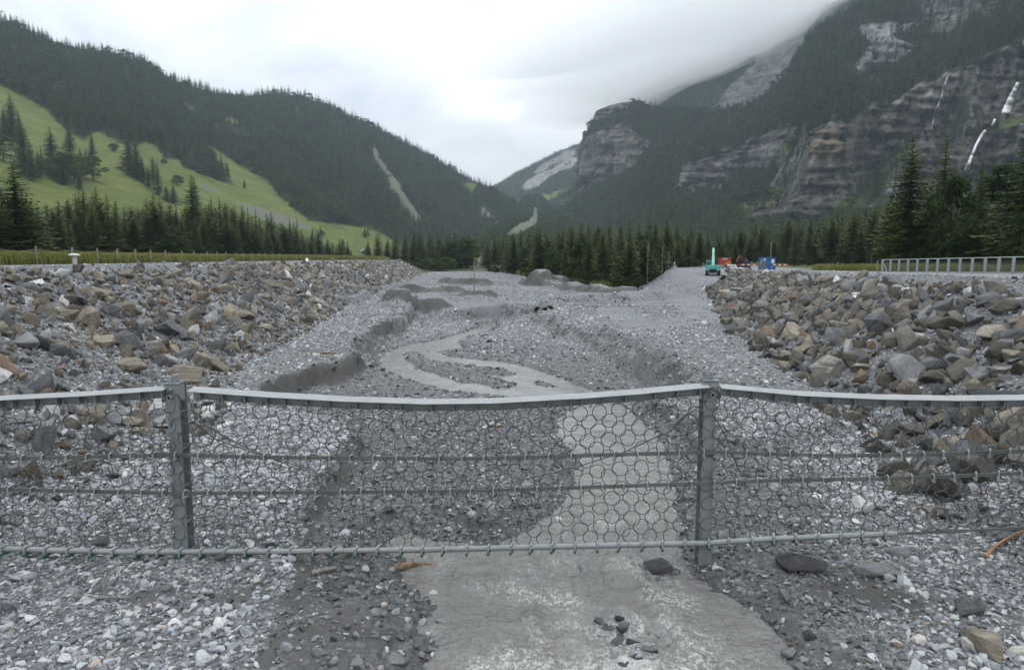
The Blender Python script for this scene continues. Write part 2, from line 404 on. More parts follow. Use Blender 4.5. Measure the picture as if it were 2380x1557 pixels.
# ------------------------------------------------------------------ near terrain
def G(*p): return gnd(np.array([a for a, b in p]), np.array([b for a, b in p]))
def toeL(y): return np.interp(y, [0, 14, 18, 22, 31, 50, 96, 180, 300, 420], [-13, -12.0, -10.6, -10.6, -13.7, -15.6, -21, -28, -38, -60])
def toeR(y): return np.interp(y, [0, 14.6, 23, 30, 47, 75, 105, 150, 420], [9.2, 10.2, 13.0, 13.4, 16.2, 23, 31, 42, 90])
def crestzL(y): return np.interp(y, [0, 37, 180, 290, 330], [5.6, 5.6, 5.55, 5.2, 2.0])
def crestzR(y): return np.interp(y, [0, 30, 45, 80, 115, 150, 420], [5.1, 5.1, 4.95, 4.5, 4.0, 3.6, 3.6])
WL, WR = 10.5, 9.5
STREAM = G((960, 1640), (985, 1557), (1008, 1480), (990, 1420), (1035, 1395), (960, 1350), (925, 1325), (935, 1290), (905, 1262), (900, 1232), (950, 1222), (1050, 1240), (1150, 1252), (1215, 1225), (1270, 1190),
           (1310, 1150), (1332, 1110), (1345, 1080), (1330, 1040), (1300, 1000), (1288, 965), (1335, 940), (1285, 922), (1200, 917), (1050, 902), (960, 877), (885, 850), (880, 826), (920, 803), (1010, 786),
           (1075, 770), (1120, 757), (1105, 750), (1150, 744), (1160, 752), (1145, 764), (1090, 776), (1066, 790), (1080, 806), (1015, 812), (1040, 822), (1110, 828), (1200, 840), (1290, 868), (1390, 903), (1430, 928),
           (1485, 962), (1530, 1000), (1548, 1040), (1556, 1080), (1570, 1120), (1580, 1180), (1590, 1230), (1608, 1300), (1640, 1345), (1710, 1380), (1785, 1430), (1825, 1480), (1835, 1520), (1900, 1557), (1960, 1640))
ISLE = [G((945, 815), (970, 812), (985, 830), (1040, 838), (1150, 850), (1190, 858), (1185, 866), (1135, 868), (1195, 884), (1192, 897), (1120, 888), (1040, 873), (975, 850), (945, 832)),
        G((1235, 880), (1260, 877), (1290, 892), (1260, 893)), G((1490, 1310), (1560, 1306), (1575, 1318), (1500, 1322)),
        G((945, 1380), (1000, 1365), (1028, 1390), (985, 1408), (948, 1400)), G((1430, 1430), (1450, 1418), (1465, 1440), (1440, 1452)), G((1440, 1515), (1475, 1490), (1490, 1525), (1450, 1545))]
UPSTREAM = G((1225, 676), (1290, 683), (1350, 690), (1405, 697), (1385, 702), (1310, 694), (1235, 684))
TERL = G((960, 740), (935, 762), (925, 775), (880, 800), (868, 850), (785, 888), (715, 902), (640, 935), (585, 955), (600, 975), (700, 985), (800, 1005), (832, 1050), (802, 1110), (722, 1205), (695, 1290), (690, 1345), (650, 1400), (640, 1470), (615, 1557), (600, 1700), (-1500, 1700), (-1500, 900), (0, 800), (800, 690))
TERR = G((1235, 752), (1290, 768), (1300, 790), (1390, 800), (1440, 830), (1480, 862), (1540, 897), (1605, 917), (1660, 935), (1850, 945), (2300, 930), (2300, 760), (1700, 706), (1400, 724), (1260, 738))
RB = G((1440, 930), (1495, 955), (1540, 1000), (1560, 1045), (1590, 1070), (1800, 1050), (1950, 1000), (1700, 930), (1560, 915))
RIDGES = [(G((955, 650), (900, 678), (870, 705), (800, 735)), 1.8, 0.7), (G((935, 737), (1000, 739)), 2.0, 0.95), (G((960, 738), (1100, 738), (1250, 733), (1400, 728), (1560, 708), (1700, 690)), 4.2, 1.0),
          (G((1225, 664), (1330, 676), (1400, 688), (1455, 694)), 2.2, 1.25), (G((1390, 800), (1440, 830), (1480, 860), (1540, 893)), 1.0, 0.5), (G((1400, 716), (1550, 712), (1690, 716)), 2.5, 0.45),
          (G((1050, 662), (1110, 664)), 3.0, 1.6), (G((965, 680), (1045, 684)), 3.0, 1.0), (G((1090, 693), (1130, 692)), 1.8, 0.8), (G((1255, 668), (1300, 664)), 3.2, 1.9), (G((880, 712), (900, 705)), 1.8, 0.35),
          (G((905, 770), (880, 800)), 0.9, 0.35)]
ZW = -0.16
SANDP = [(G((650, 1400), (800, 1330), (900, 1345), (985, 1410), (1000, 1480), (985, 1600), (600, 1600), (640, 1470)), .55), (G((405, 1440), (450, 1410), (560, 1388), (560, 1415), (480, 1448), (430, 1450)), 1.0), (G((300, 1402), (370, 1385), (405, 1400), (330, 1412)), .85),
         (G((740, 910), (1000, 890), (1200, 925), (1300, 960), (1340, 1040), (1000, 1010), (850, 1000), (650, 945)), .34), (G((830, 1060), (1000, 1040), (900, 1200), (720, 1240)), .5), (G((1020, 1195), (1110, 1180), (1230, 1215), (1150, 1245), (1060, 1225)), 1.0),
         (G((1830, 1360), (1990, 1330), (2170, 1400), (2060, 1440), (1930, 1400)), .8), (G((1680, 1070), (1900, 1090), (1920, 1200), (1720, 1230)), .52), (G((1600, 920), (1800, 900), (1900, 960), (1700, 990)), .35), (G((1660, 1340), (1830, 1410), (2100, 1557), (1900, 1600), (1750, 1420)), .5)]
def terrain(x, y, full=False):
    x = np.asarray(x, float); y = np.asarray(y, float)
    wob = fbm(x * 1.3, y * 1.3, 4, 3); wob2 = fbm(x * .25, y * .25, 3, 9)
    near = np.clip(y / 25, .5, 3.0)
    z = 0.05 + 0.07 * wob + 0.10 * wob2
    e = sdf(TERL, x, y) + wob * 0.45 * near
    tl = sm(0.22, -0.22, e); z = z + (0.07 + .43 * sm(12.9, 17, y) + .45 * sm(22, 32, y)) * tl + 0.08 * tl * wob2
    e2 = sdf(TERR, x, y) + wob * 0.5; tr = sm(0.9, -0.9, e2); z = z + (0.65 + .3 * sm(24, 36, y)) * tr
    e3 = sdf(RB, x, y) + wob * 0.4; z = z + 0.38 * sm(0.5, -0.5, e3)
    for P, w, h in RIDGES:
        d = dline(P, x, y) * (1 + 0.25 * wob); z = z + h * sm(w * 1.25, w * 0.45, d)
    rg = 1 - np.abs(fbm(x * .11, y * .13, 3, 23)) * 2.2
    z = z + (0.40 * fbm(x * .16, y * .16, 3, 21) + .55 * np.clip(rg, 0, 1) ** 1.5) * sm(52, 80, y) * sm(300, 200, y)
    # stream
    s0 = np.minimum(sdf(STREAM, x, y), sdf(UPSTREAM, x, y))
    for P in ISLE: s0 = np.maximum(s0, -sdf(P, x, y))
    sdw = s0 + wob * 0.30 * np.clip(near, .7, 1.6) + .16 * fbm(x * 4.5, y * 4.5, 3, 8) * sm(40, 18, y)
    zin = ZW - 0.015 - np.clip(-sdw * 0.20, 0, .35)
    zout = ZW + 0.015 + np.clip(sdw, 0, 50) * 0.22 + np.clip(sdw - .5 - .012 * y, 0, 50) * 1.6
    z = np.where(sdw < 0, np.minimum(z, zin), np.minimum(z, np.maximum(zout, ZW + .01)))
    wet = np.where(z < ZW, 1.0, sm(ZW + 0.16, ZW + 0.01, z)) * sm(2.2, 0.3, sdw)
    
    # banks
    tL = (toeL(y) - x) / WL + 0.05 * wob2; zl = crestzL(y)
    kL = np.clip(tL, 0, 1); bl = zl * (kL * .85 + .15 * sm(0, 1, kL)) + 0.12 * wob * (tL > 0) * (tL < 1)
    z = np.where(tL > 0, np.maximum(z * (1 - kL), 0) + bl, z)
    tR = (x - toeR(y)) / WR + 0.05 * wob2
    zr = crestzR(y); ramp = sm(98, 158, y)
    kR = np.clip(tR, 0, 1)
    br = zr * kR + 0.12 * wob * (tR > 0) * (tR < 1)
    zR1 = np.where(tR > 0, np.maximum(z * (1 - kR), 0) + br, z)
    xl = np.interp(y, [90, 105, 155, 260, 420], [17, 21, 36, 60, 90])
    zramp = 3.5 * ramp * sm(-6.5, 0.5, x - xl)
    z = np.where(tR > 0, zR1, z); z = np.where(zramp > .02, np.maximum(z, zramp), z)
    # wooded terrace to the right of the river
    ex = np.interp(y, [100, 117, 172, 340, 420], [26, 20.5, 7, -11, -14])
    wood = sm(-1.5, 2.5, x - ex) * sm(104, 118, y) * (y < 500)
    z = np.where(wood > 0, np.maximum(z, 0.8 * wood + 0.0), z)
    if not full: return z
    fl = (toeL(y) - x) - WL
    grass = np.maximum(sm(4.6, 5.4, fl), sm(1.0, 3.0, fl) * sm(270, 290, y)); grass = np.maximum(grass, sm(.5, 1, wood) * (zramp < .3) * .95)
    grass = np.maximum(grass, sm(45, 55, x - 0.22 * (y - 60)) * (y > 30) * (y < 260) * .0)
    fr = (x - toeR(y)) - WR
    grass = np.maximum(grass, sm(13.5, 15.5, fr) * (y > 60)); grass = np.maximum(grass, sm(6, 8, fr) * (y > 75) * (y < 140) * .9)
    grass = np.maximum(grass, sm(300, 330, y) * (x < -45)); 
    track = np.clip(sm(0.3, 1.0, fl) * sm(5.2, 4.6, fl) + sm(0.5, 1.5, fr) * sm(9, 8, fr) + ramp * sm(-1, 2, x - xl), 0, 1)
    track = np.maximum(track, sm(3.4, 1.5, dline(RIDGES[2][0], x, y)) * .9)
    track = np.maximum(track, .7 * sm(3.0, 1.0, dline(G((1560, 708), (1640, 760), (1500, 790), (1420, 745)), x, y)))
    sand = np.zeros_like(z) + .06 + .22 * sm(0, -1, e) * 0 
    low = (1 - tl) * (1 - tr) * (tL < 0) * (tR < 0)
    sand = sand + low * (.13 * sm(75, 35, y) + .26 * sm(34, 20, y) * sm(2.5, 1.0, x - .22 * y - 1.0))
    wet = np.maximum(wet, .45 * low * sm(45, 28, y) * sm(.3, .0, z - .12) * sm(3, 1, x - .22 * y - 1.0))
    for P, a in SANDP:
        sand = np.maximum(sand, a * sm(.5, -.5, sdf(P, x, y) + wob * .5 + .3 * wob2))
    # freshly cut faces of dark damp sand along the terraces
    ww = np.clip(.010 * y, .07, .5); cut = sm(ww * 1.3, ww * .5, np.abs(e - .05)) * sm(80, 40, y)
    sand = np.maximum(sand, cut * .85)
    for i in (1, 6, 7, 8, 9, 10, 3):
        P, w, h = RIDGES[i]; d = dline(P, x, y); sand = np.maximum(sand, .93 * sm(w * 1.35, w * 1.15, d) * sm(w * .35, w * .6, d))
    track = track * (1 - sm(.55, .9, sand))
    return z, dict(grass=grass, track=track, sand=sand * (tL < .1) * (tR < .1), wet=wet, low=low, sdw=sdw, tL=tL, tR=tR, fl=fl, fr=fr, wood=wood, ramp=zramp)

def build_ground():
    ys = np.concatenate([np.linspace(2, 8, 8)[:-1], 8 * np.exp(np.linspace(0, math.log(440 / 8), 620))])
    us = np.linspace(-1.15, 1.15, 760)
    us = np.sign(us) * (np.abs(us) ** 1.15) * 1.0
    Y, U = np.meshgrid(ys, us, indexing='ij'); X = U * (Y + 4.0)
    Z, a = terrain(X, Y, True)
    me = np_mesh('ground', np.stack([X, Y, Z], -1), grid_faces(len(ys), len(us)))
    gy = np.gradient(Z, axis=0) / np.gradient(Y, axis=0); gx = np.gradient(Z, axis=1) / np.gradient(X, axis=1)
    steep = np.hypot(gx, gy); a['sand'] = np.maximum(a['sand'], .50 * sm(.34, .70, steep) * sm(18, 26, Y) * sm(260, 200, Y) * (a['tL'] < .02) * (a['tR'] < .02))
    a['fines'] = .35 * sm(55, 25, Y)
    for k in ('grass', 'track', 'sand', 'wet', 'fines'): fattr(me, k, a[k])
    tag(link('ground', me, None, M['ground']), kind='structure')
    # water sheet: the stream fills every hollow below its level
    ys = 5 * np.exp(np.linspace(0, math.log(140 / 5), 420)); us = np.linspace(-.42, .62, 300)
    Y, U = np.meshgrid(ys, us, indexing='ij'); X = U * (Y + 2)
    rap = sm(21, 13, Y) * .75 + .25 * sm(60, 20, Y)
    wv = fbm(X * 1.1 + .3 * Y, Y * .75, 5, 5) ; rg = 1 - np.abs(fbm(X * .9, Y * .7 + X * .25, 4, 31)) * 2.0
    edge = np.clip(-np.minimum(sdf(STREAM, X, Y), sdf(UPSTREAM, X, Y)) / 1.2, 0, 1)
    Zw = ZW + rap * edge * (0.13 * wv + 0.09 * np.clip(rg, -.2, 1) ** 2 + .05 * fbm(X * 3.2, Y * 2.4, 3, 46))
    foam = rap * edge * (.10 + .42 * np.clip(fbm(X * .55, Y * .42, 3, 44) + .15, 0, 1) + .30 * np.clip(rg - .6, 0, 1)) * sm(16, 10, Y) + rap * edge * .20 * np.clip(wv, 0, 1)
    for (px, py, r_) in ((1530, 1322, .55), (1440, 1440, .6), (1475, 1540, .7), (1150, 1530, .7), (1290, 1370, .5), (1560, 1380, .5), (1330, 1540, .6), (1490, 1190, .5), (1400, 1200, .5)):
        c = gnd(px, py); d = np.hypot(X - c[0], (Y - c[1]) * 1.2); foam += .34 * sm(r_ * 1.6, r_ * .1, d)
    keep = (sdf(STREAM, X, Y) < 1.6) | (sdf(UPSTREAM, X, Y) < 2.5)
    Fc = grid_faces(len(ys), len(us)); k = keep.ravel()[Fc].any(1)
    me = np_mesh('stream_water', np.stack([X, Y, Zw], -1), Fc[k]); fattr(me, 'foam', foam); fattr(me, 'rapid', np.clip(.12 + .88 * sm(24, 13, Y), 0, 1))
    tag(link('stream_water', me, None, M['water']), kind='structure')
build_ground()

# ------------------------------------------------------------------ hillsides
MEADOW = [(-400, 40), (-150, 120), (0, 194), (100, 250), (153, 302), (194, 328), (226, 307), (271, 326), (300, 345), (340, 330), (375, 347), (377, 371), (417, 370), (427, 389), (469, 406), (531, 427), (600, 450), (646, 455), (660, 465), (722, 514), (760, 518), (850, 530), (905, 550), (935, 575), (935, 660), (-400, 660)]
MEADOW2 = [(475, 333), (510, 350), (560, 385), (620, 420), (648, 455), (600, 452), (545, 432), (520, 395)]
CLEAR = [[(1075, 432), (1090, 426), (1108, 428), (1102, 458), (1090, 445)], [(115, 88), (140, 95), (155, 115), (130, 108)], [(520, 275), (560, 280), (555, 290), (525, 287)], [(420, 250), (445, 248), (470, 262), (440, 260)]]
SCREES = [[(855, 340), (872, 342), (890, 375), (910, 405), (935, 440), (962, 482), (985, 518), (962, 515), (940, 485), (915, 450), (893, 408), (868, 365)], [(1116, 482), (1124, 482), (1140, 497), (1162, 522), (1190, 548), (1160, 548), (1145, 515), (1125, 500), (1122, 515)],
          [(543, 469), (569, 475), (604, 482), (640, 492), (680, 505), (725, 530), (720, 535), (673, 527), (621, 518), (585, 500), (560, 484)], [(463, 426), (480, 428), (508, 448), (495, 449), (470, 438)]]
def smooth_mask(P, px, py, w, amp=1.0, s=0, k=.035):
    q = fbm(px * k, py * k, 4, s) * amp
    return sm(w, -w, sdf(P, px, py) + q * w * 2)
def sheet(name, xs, ys, depth, masks, matname, kind='structure'):
    PX, PY = np.meshgrid(xs, ys, indexing='xy')
    D = depth(PX, PY)
    P = at(PX, PY, D)
    me = np_mesh(name, P, grid_faces(len(ys), len(xs)))
    for k in ('meadow', 'rock', 'scree', 'tan', 'pale'):
        fattr(me, k, masks[k](PX, PY) if k in masks else np.zeros(PX.shape))
    o = tag(link(name, me, None, M[matname]), kind=kind)
    return PX, PY, P, o
ridL = lambda px: np.interp(px, [-400, -150, 0, 90, 180, 250, 330, 410, 500, 560, 620, 700, 760, 850, 950, 1040, 1090, 1150, 1190, 1235, 1300], [-70, 10, 48, 85, 113, 120, 143, 190, 218, 226, 219, 222, 247, 287, 337, 387, 416, 440, 474, 500, 560])
d0L = lambda px: np.interp(px, [-400, 0, 250, 500, 740, 900, 1150, 1300], [170, 220, 300, 450, 700, 850, 1350, 1500])
d1L = lambda px: np.interp(px, [-400, 0, 300, 600, 1000, 1150, 1300], [1250, 1450, 1600, 2000, 2250, 2150, 1900])
def tL_(px, py): return (645 - py) / (645 - ridL(px))
def depthL(px, py):
    t = tL_(px, py); tc = np.clip(t, 0, 1)
    d = d0L(px) + (d1L(px) - d0L(px)) * (0.55 * tc + .45 * tc ** 2.2)
    d = d * (1 + .05 * fbm(px * .010, py * .013, 3, 40) * sm(0, .25, tc) * sm(1, .85, tc))
    return d
mMead = lambda px, py: np.maximum.reduce([smooth_mask(MEADOW, px, py, 2.5, .6, 1), smooth_mask(MEADOW2, px, py, 2.5, .6, 2)] + [smooth_mask(c, px, py, 3, .8, 3) for c in CLEAR])
mScr = lambda px, py: np.maximum.reduce([smooth_mask(c, px, py, 2.0, .6, 5) for c in SCREES])
class BackSlope: pass
xsL = np.arange(-400, 1301, 5.0)
# rows: parameter t from 0 (foot) to 1 (ridge), then the far side falls away
tt = np.concatenate([np.linspace(0, 1, 130)])
PXL = np.broadcast_to(xsL[None, :], (len(tt), len(xsL))).copy(); PYL = 645 - tt[:, None] * (645 - ridL(PXL))
PL = at(PXL, PYL, depthL(PXL, PYL))
back = PL[-1:] + np.array([[[0, 260, -90]]]); back2 = PL[-1:] + np.array([[[0, 700, -420]]])
PLm = np.concatenate([PL, back, back2], 0)
me = np_mesh('hillside', PLm, grid_faces(len(tt) + 2, len(xsL)))
cat2 = lambda a: np.concatenate([a, a[-1:], a[-1:]], 0)
for k in ('meadow', 'rock', 'scree', 'tan', 'pale'):
    a = mMead(PXL, PYL) if k == 'meadow' else mScr(PXL, PYL) if k == 'scree' else np.zeros(PXL.shape)
    
    fattr(me, k, cat2(a))
tag(link('hillside', me, None, M['hill']), kind='structure')

# right mountain: cliffs keep their distance while benches run back
RK_C2 = [(1540, 450), (1560, 440), (1595, 385), (1665, 362), (1720, 342), (1817, 297), (1911, 286), (1956, 286), (2005, 258), (2099, 224), (2144, 192), (2213, 172), (2283, 137), (2400, 90), (2800, -20), (2800, 500), (1960, 500), (1900, 515), (1740, 522), (1720, 500), (1790, 440), (1800, 395), (1700, 402), (1680, 442), (1623, 443)]
RK_BUT = [(1330, 450), (1345, 345), (1365, 312), (1400, 300), (1440, 290), (1470, 303), (1500, 325), (1522, 340), (1500, 358), (1470, 398), (1440, 415), (1385, 430), (1345, 455)]
RK_TOP = [(1372, 290), (1385, 255), (1450, 234), (1480, 236), (1435, 262), (1400, 282)]
RK_PALE = [(1983, 60), (2050, 56), (2140, 52), (2130, 72), (2075, 82), (2120, 108), (2145, 118), (2100, 138), (2050, 165), (1990, 170), (1985, 150), (2025, 100), (1995, 75)]
RK_UP = [(2060, -60), (2140, 60), (2200, 80), (2300, 40), (2500, -60), (2500, -260), (2060, -260)]
RK_R3 = [(1640, 260), (1700, 200), (1760, 130), (1830, 90), (1900, 95), (1885, 180), (1830, 240), (1780, 255), (1700, 262)]
GRN = [[(1776, 470), (1790, 440), (1830, 425), (1800, 460), (1790, 490)], [(1810, 335), (1835, 320), (1840, 345), (1820, 350)], [(1690, 490), (1720, 475), (1760, 480), (1740, 500)], [(2075, 330), (2110, 325), (2100, 345)], [(1930, 480), (2000, 440), (2100, 340), (2120, 320), (2060, 420), (1990, 500)], [(2330, 280), (2500, 240), (2500, 285), (2330, 300), (2230, 350), (2290, 310)]]
VEGB = [[(1800, 480), (1832, 335), (1862, 300), (1905, 290), (1880, 360), (1850, 470)], [(1960, 520), (2010, 450), (2080, 350), (2140, 290), (2120, 380), (2050, 470)], [(2180, 330), (2240, 190), (2280, 150), (2260, 280), (2215, 360)]]
mRock = lambda px, py: np.clip(np.maximum.reduce([smooth_mask(RK_C2, px, py, 7, 1.2, 11), smooth_mask(RK_BUT, px, py, 4, 1, 12), .8 * smooth_mask(RK_TOP, px, py, 3, 1, 13), smooth_mask(RK_PALE, px, py, 4, 1, 14), .62 * smooth_mask(RK_UP, px, py, 30, 1, 15)])
        - .75 * np.maximum.reduce([smooth_mask(c, px, py, 6, 1, 16) for c in GRN]) - .45 * np.maximum.reduce([smooth_mask(c, px, py, 6, 1, 17) for c in VEGB]), 0, 1)
mGreen = lambda px, py: .75 * np.maximum.reduce([smooth_mask(c, px, py, 6, 1, 16) for c in GRN])
mTan = lambda px, py: smooth_mask([(1880, 330), (1920, 295), (1955, 290), (1950, 350), (1925, 375), (1880, 380)], px, py, 6, 1, 18) + .35 * smooth_mask([(2000, 280), (2090, 225), (2100, 300), (2060, 320)], px, py, 8, 1, 19) + .2 * smooth_mask(RK_BUT, px, py, 4, 1, 12)
mPale = lambda px, py: np.clip(smooth_mask(RK_PALE, px, py, 4, 1, 14) * .85 + .35 * smooth_mask([(1620, 440), (1640, 390), (1720, 345), (1810, 320), (1790, 380), (1690, 400), (1680, 440)], px, py, 8, 1, 20) + .25 * smooth_mask(RK_TOP, px, py, 3, 1, 13), 0, 1)
ridR = lambda px: np.interp(px, [1255, 1300, 1338, 1345, 1352, 1372, 1385, 1420, 1450, 1480, 1520, 1600, 1680, 1760, 1830, 1865, 1880, 1920, 1990, 2050, 2150, 2800], [520, 480, 440, 350, 325, 292, 258, 244, 238, 236, 250, 258, 258, 240, 165, 110, 85, 56, 16, -40, -120, -260])
d0R = lambda px: np.interp(px, [1255, 1345, 1500, 1700, 2100, 2400, 2800], [1300, 900, 600, 420, 300, 250, 240])
d1R = lambda px: np.interp(px, [1255, 1345, 1480, 1600, 1800, 1900, 2100, 2400, 2800], [2000, 2250, 2150, 1900, 1650, 1600, 1550, 1300, 1100])
xsR = np.arange(1255, 2801, 4.0); tR_ = np.linspace(0, 1, 230)
PXR = np.broadcast_to(xsR[None, :], (len(tR_), len(xsR))).copy(); PYR = 650 - tR_[:, None] * (650 - ridR(PXR))
rk = mRock(PXR, PYR)
wgt = 1.0 - .88 * np.clip(rk * 1.2, 0, 1) + .6 * sm(.2, 0, tR_[:, None])
for _ in range(14):
    wgt[:, 1:-1] = (wgt[:, :-2] + wgt[:, 1:-1] * 2 + wgt[:, 2:]) / 4
cw = np.cumsum(wgt, 0); cw = (cw - cw[0]) / (cw[-1] - cw[0])
DR = d0R(PXR) + (d1R(PXR) - d0R(PXR)) * cw
rid_ = 1 - np.abs(fbm(PXR * .03, PYR * .010, 4, 60)) * 2; led = fbm(PXR * .012, PYR * .075, 3, 61)
DR = DR * (1 + .045 * fbm(PXR * .008, PYR * .012, 4, 62) * sm(0, .15, tR_[:, None])) + rk * (np.clip(rid_, -1, 1) * 16 + led * 16 + 9 * fbm(PXR * .11, PYR * .09, 3, 63)) * DR / 900
PR = at(PXR, PYR, DR)
back = PR[-1:] + np.array([[[60, 260, -60]]]); back2 = PR[-1:] + np.array([[[200, 700, -420]]])
me = np_mesh('mountain', np.concatenate([PR, back, back2], 0), grid_faces(len(tR_) + 2, len(xsR)))
for k, a in (('meadow', mGreen(PXR, PYR)), ('rock', rk), ('scree', smooth_mask([(1250, 500), (1340, 440), (1390, 432), (1330, 470), (1270, 505)], PXR, PYR, 4, 1, 22) * .5), ('tan', mTan(PXR, PYR)), ('pale', mPale(PXR, PYR))):
    fattr(me, k, cat2(a))
tag(link('mountain', me, None, M['hill_right']), kind='structure')

# grey ridge that climbs into the cloud behind it, and the pale slope at the head of the valley
ys3 = np.linspace(520, 0, 110); xs3 = np.arange(1396, 2120, 6.0)
rid3 = lambda px: np.interp(px, [1396, 1440, 1500, 1560, 1650, 1750, 1850, 1950, 2120], [275, 235, 205, 180, 142, 92, 40, 0, -60])
PX3, T3 = np.meshgrid(xs3, np.linspace(0, 1, 90)); PY3 = 380 - T3 * (380 - rid3(PX3))
D3 = 1850 + 600 * (T3 * .6 + .4 * T3 ** 2) + 60 * fbm(PX3 * .02, PY3 * .02, 4, 70) + np.interp(PX3, [1440, 1700, 2120], [450, 200, 0])
P3 = at(PX3, PY3, D3)
me = np_mesh('ridge', np.concatenate([P3, P3[-1:] + np.array([[[100, 500, -200]]])], 0), grid_faces(91, len(xs3)))
cat1 = lambda a: np.concatenate([a, a[-1:]], 0)
r3 = np.clip(smooth_mask(RK_R3, PX3, PY3, 8, 1.3, 24) * .8, 0, 1)
for k in ('meadow', 'rock', 'scree', 'tan', 'pale'): fattr(me, k, cat1(r3 if k == 'rock' else .3 * r3 if k == 'pale' else np.zeros(PX3.shape)))
tag(link('ridge', me, None, M['hill_right']), kind='structure')
xs4 = np.arange(1110, 1480, 5.0)
rid4 = lambda px: np.interp(px, [1110, 1150, 1200, 1250, 1300, 1345, 1480], [455, 433, 403, 377, 352, 335, 290])
PX4, T4 = np.meshgrid(xs4, np.linspace(0, 1, 70)); PY4 = 530 - T4 * (530 - rid4(PX4))
D4 = 2500 + 1500 * (T4 * .7 + .3 * T4 ** 2) + 40 * fbm(PX4 * .03, PY4 * .03, 4, 80)
P4 = at(PX4, PY4, D4)
me = np_mesh('far_slope', np.concatenate([P4, P4[-1:] + np.array([[[0, 600, -300]]])], 0), grid_faces(71, len(xs4)))
pl4 = np.maximum(smooth_mask([(1205, 440), (1250, 405), (1290, 385), (1345, 365), (1345, 380), (1300, 400), (1250, 435), (1225, 442)], PX4, PY4, 5, 1, 26), .7 * smooth_mask([(1250, 390), (1345, 335), (1345, 362), (1290, 382), (1220, 420)], PX4, PY4, 4, 1, 27))
gr4 = smooth_mask([(1225, 478), (1260, 455), (1320, 440), (1300, 455), (1250, 478)], PX4, PY4, 3, .8, 28)
for k in ('meadow', 'rock', 'scree', 'tan', 'pale'): fattr(me, k, cat1(gr4 if k == 'meadow' else (pl4 if k == 'rock' else .55 * pl4) if k in ('rock', 'pale') else np.zeros(PX4.shape)))
tag(link('far_slope', me, None, M['hill']), kind='structure')

# valley floor with the gravel river climbing away
ysV = np.concatenate([np.linspace(640, 560, 30), np.linspace(557, 455, 60)])
dV = lambda py: np.interp(py, [455, 490, 515, 545, 580, 600, 628, 640], [2700, 1950, 1500, 1100, 720, 500, 330, 290])
lo = lambda py: np.interp(py, [455, 490, 515, 545, 580, 600, 640], [1215, 1190, 1150, 1100, 1020, 930, 860])
hi = lambda py: np.interp(py, [455, 490, 515, 545, 580, 600, 640], [1262, 1300, 1345, 1430, 1560, 1650, 1700])
UV = np.linspace(0, 1, 140)
PYV = np.broadcast_to(ysV[:, None], (len(ysV), 140)).copy(); PXV = lo(PYV) + (hi(PYV) - lo(PYV)) * UV[None, :]
PV = at(PXV, PYV, dV(PYV))
edgeV = np.minimum(UV, 1 - UV)[None, :] * 2
PV[..., 2] += 4 * fbm(PV[..., 0] * .02, PV[..., 1] * .01, 3, 90) * sm(640, 600, PYV) - 30 * sm(.25, 0, edgeV) * sm(600, 560, PYV)
RIVER = [(1098, 640), (1112, 600), (1118, 582), (1140, 566), (1150, 560), (1178, 545), (1195, 530), (1212, 518), (1228, 512), (1238, 500), (1238, 488), (1244, 480), (1250, 488), (1250, 500), (1253, 514), (1245, 530), (1220, 545), (1185, 556), (1150, 575), (1138, 590), (1128, 602), (1125, 640)]
riv = smooth_mask(RIVER, PXV, PYV, 2.0, .5, 29)
me = np_mesh('valley_floor', PV, grid_faces(len(ysV), 140))
for k in ('meadow', 'rock', 'scree', 'tan', 'pale'): fattr(me, k, riv if k == 'scree' else .35 * np.ones(PXV.shape) if k == 'meadow' else np.zeros(PXV.shape))
tag(link('valley_floor', me, None, M['hill']), kind='structure')
# ------------------------------------------------------------------ scatter helper (only for what nobody would count)
def lib(name, objs):
    c = bpy.data.collections.new(name)
    for o in objs: c.objects.link(o)
    return c
def scatter(name, P, rot, scl, idx, coll, kind='stuff'):
    me = bpy.data.meshes.new(name); n = len(P)
    me.vertices.add(n); me.vertices.foreach_set('co', np.asarray(P, np.float32).ravel())
    for k, v in (('rot', rot), ('scl', scl)):
        a = me.attributes.new(k, 'FLOAT_VECTOR', 'POINT'); a.data.foreach_set('vector', np.asarray(v, np.float32).ravel())
    a = me.attributes.new('idx', 'INT', 'POINT'); a.data.foreach_set('value', np.asarray(idx, np.int32))
    g = bpy.data.node_groups.new(name, 'GeometryNodeTree')
    g.interface.new_socket('Geometry', in_out='INPUT', socket_type='NodeSocketGeometry'); g.interface.new_socket('Geometry', in_out='OUTPUT', socket_type='NodeSocketGeometry')
    gi = g.nodes.new('NodeGroupInput'); go = g.nodes.new('NodeGroupOutput'); ip = g.nodes.new('GeometryNodeInstanceOnPoints'); ci = g.nodes.new('GeometryNodeCollectionInfo')
    ci.inputs['Collection'].default_value = coll; ci.inputs['Separate Children'].default_value = True; ci.inputs['Reset Children'].default_value = True
    def na(k, t):
        x = g.nodes.new('GeometryNodeInputNamedAttribute'); x.data_type = t; x.inputs['Name'].default_value = k; return x.outputs['Attribute']
    g.links.new(gi.outputs[0], ip.inputs['Points']); g.links.new(ci.outputs[0], ip.inputs['Instance']); ip.inputs['Pick Instance'].default_value = True
    g.links.new(na('idx', 'INT'), ip.inputs['Instance Index']); g.links.new(na('rot', 'FLOAT_VECTOR'), ip.inputs['Rotation']); g.links.new(na('scl', 'FLOAT_VECTOR'), ip.inputs['Scale'])
    g.links.new(ip.outputs[0], go.inputs[0])
    o = link(name, me); m = o.modifiers.new('scatter', 'NODES'); m.node_group = g
    return tag(o, kind=kind)
def free_obj(name, me): return bpy.data.objects.new(name, me)   # never linked: only a source for scattering

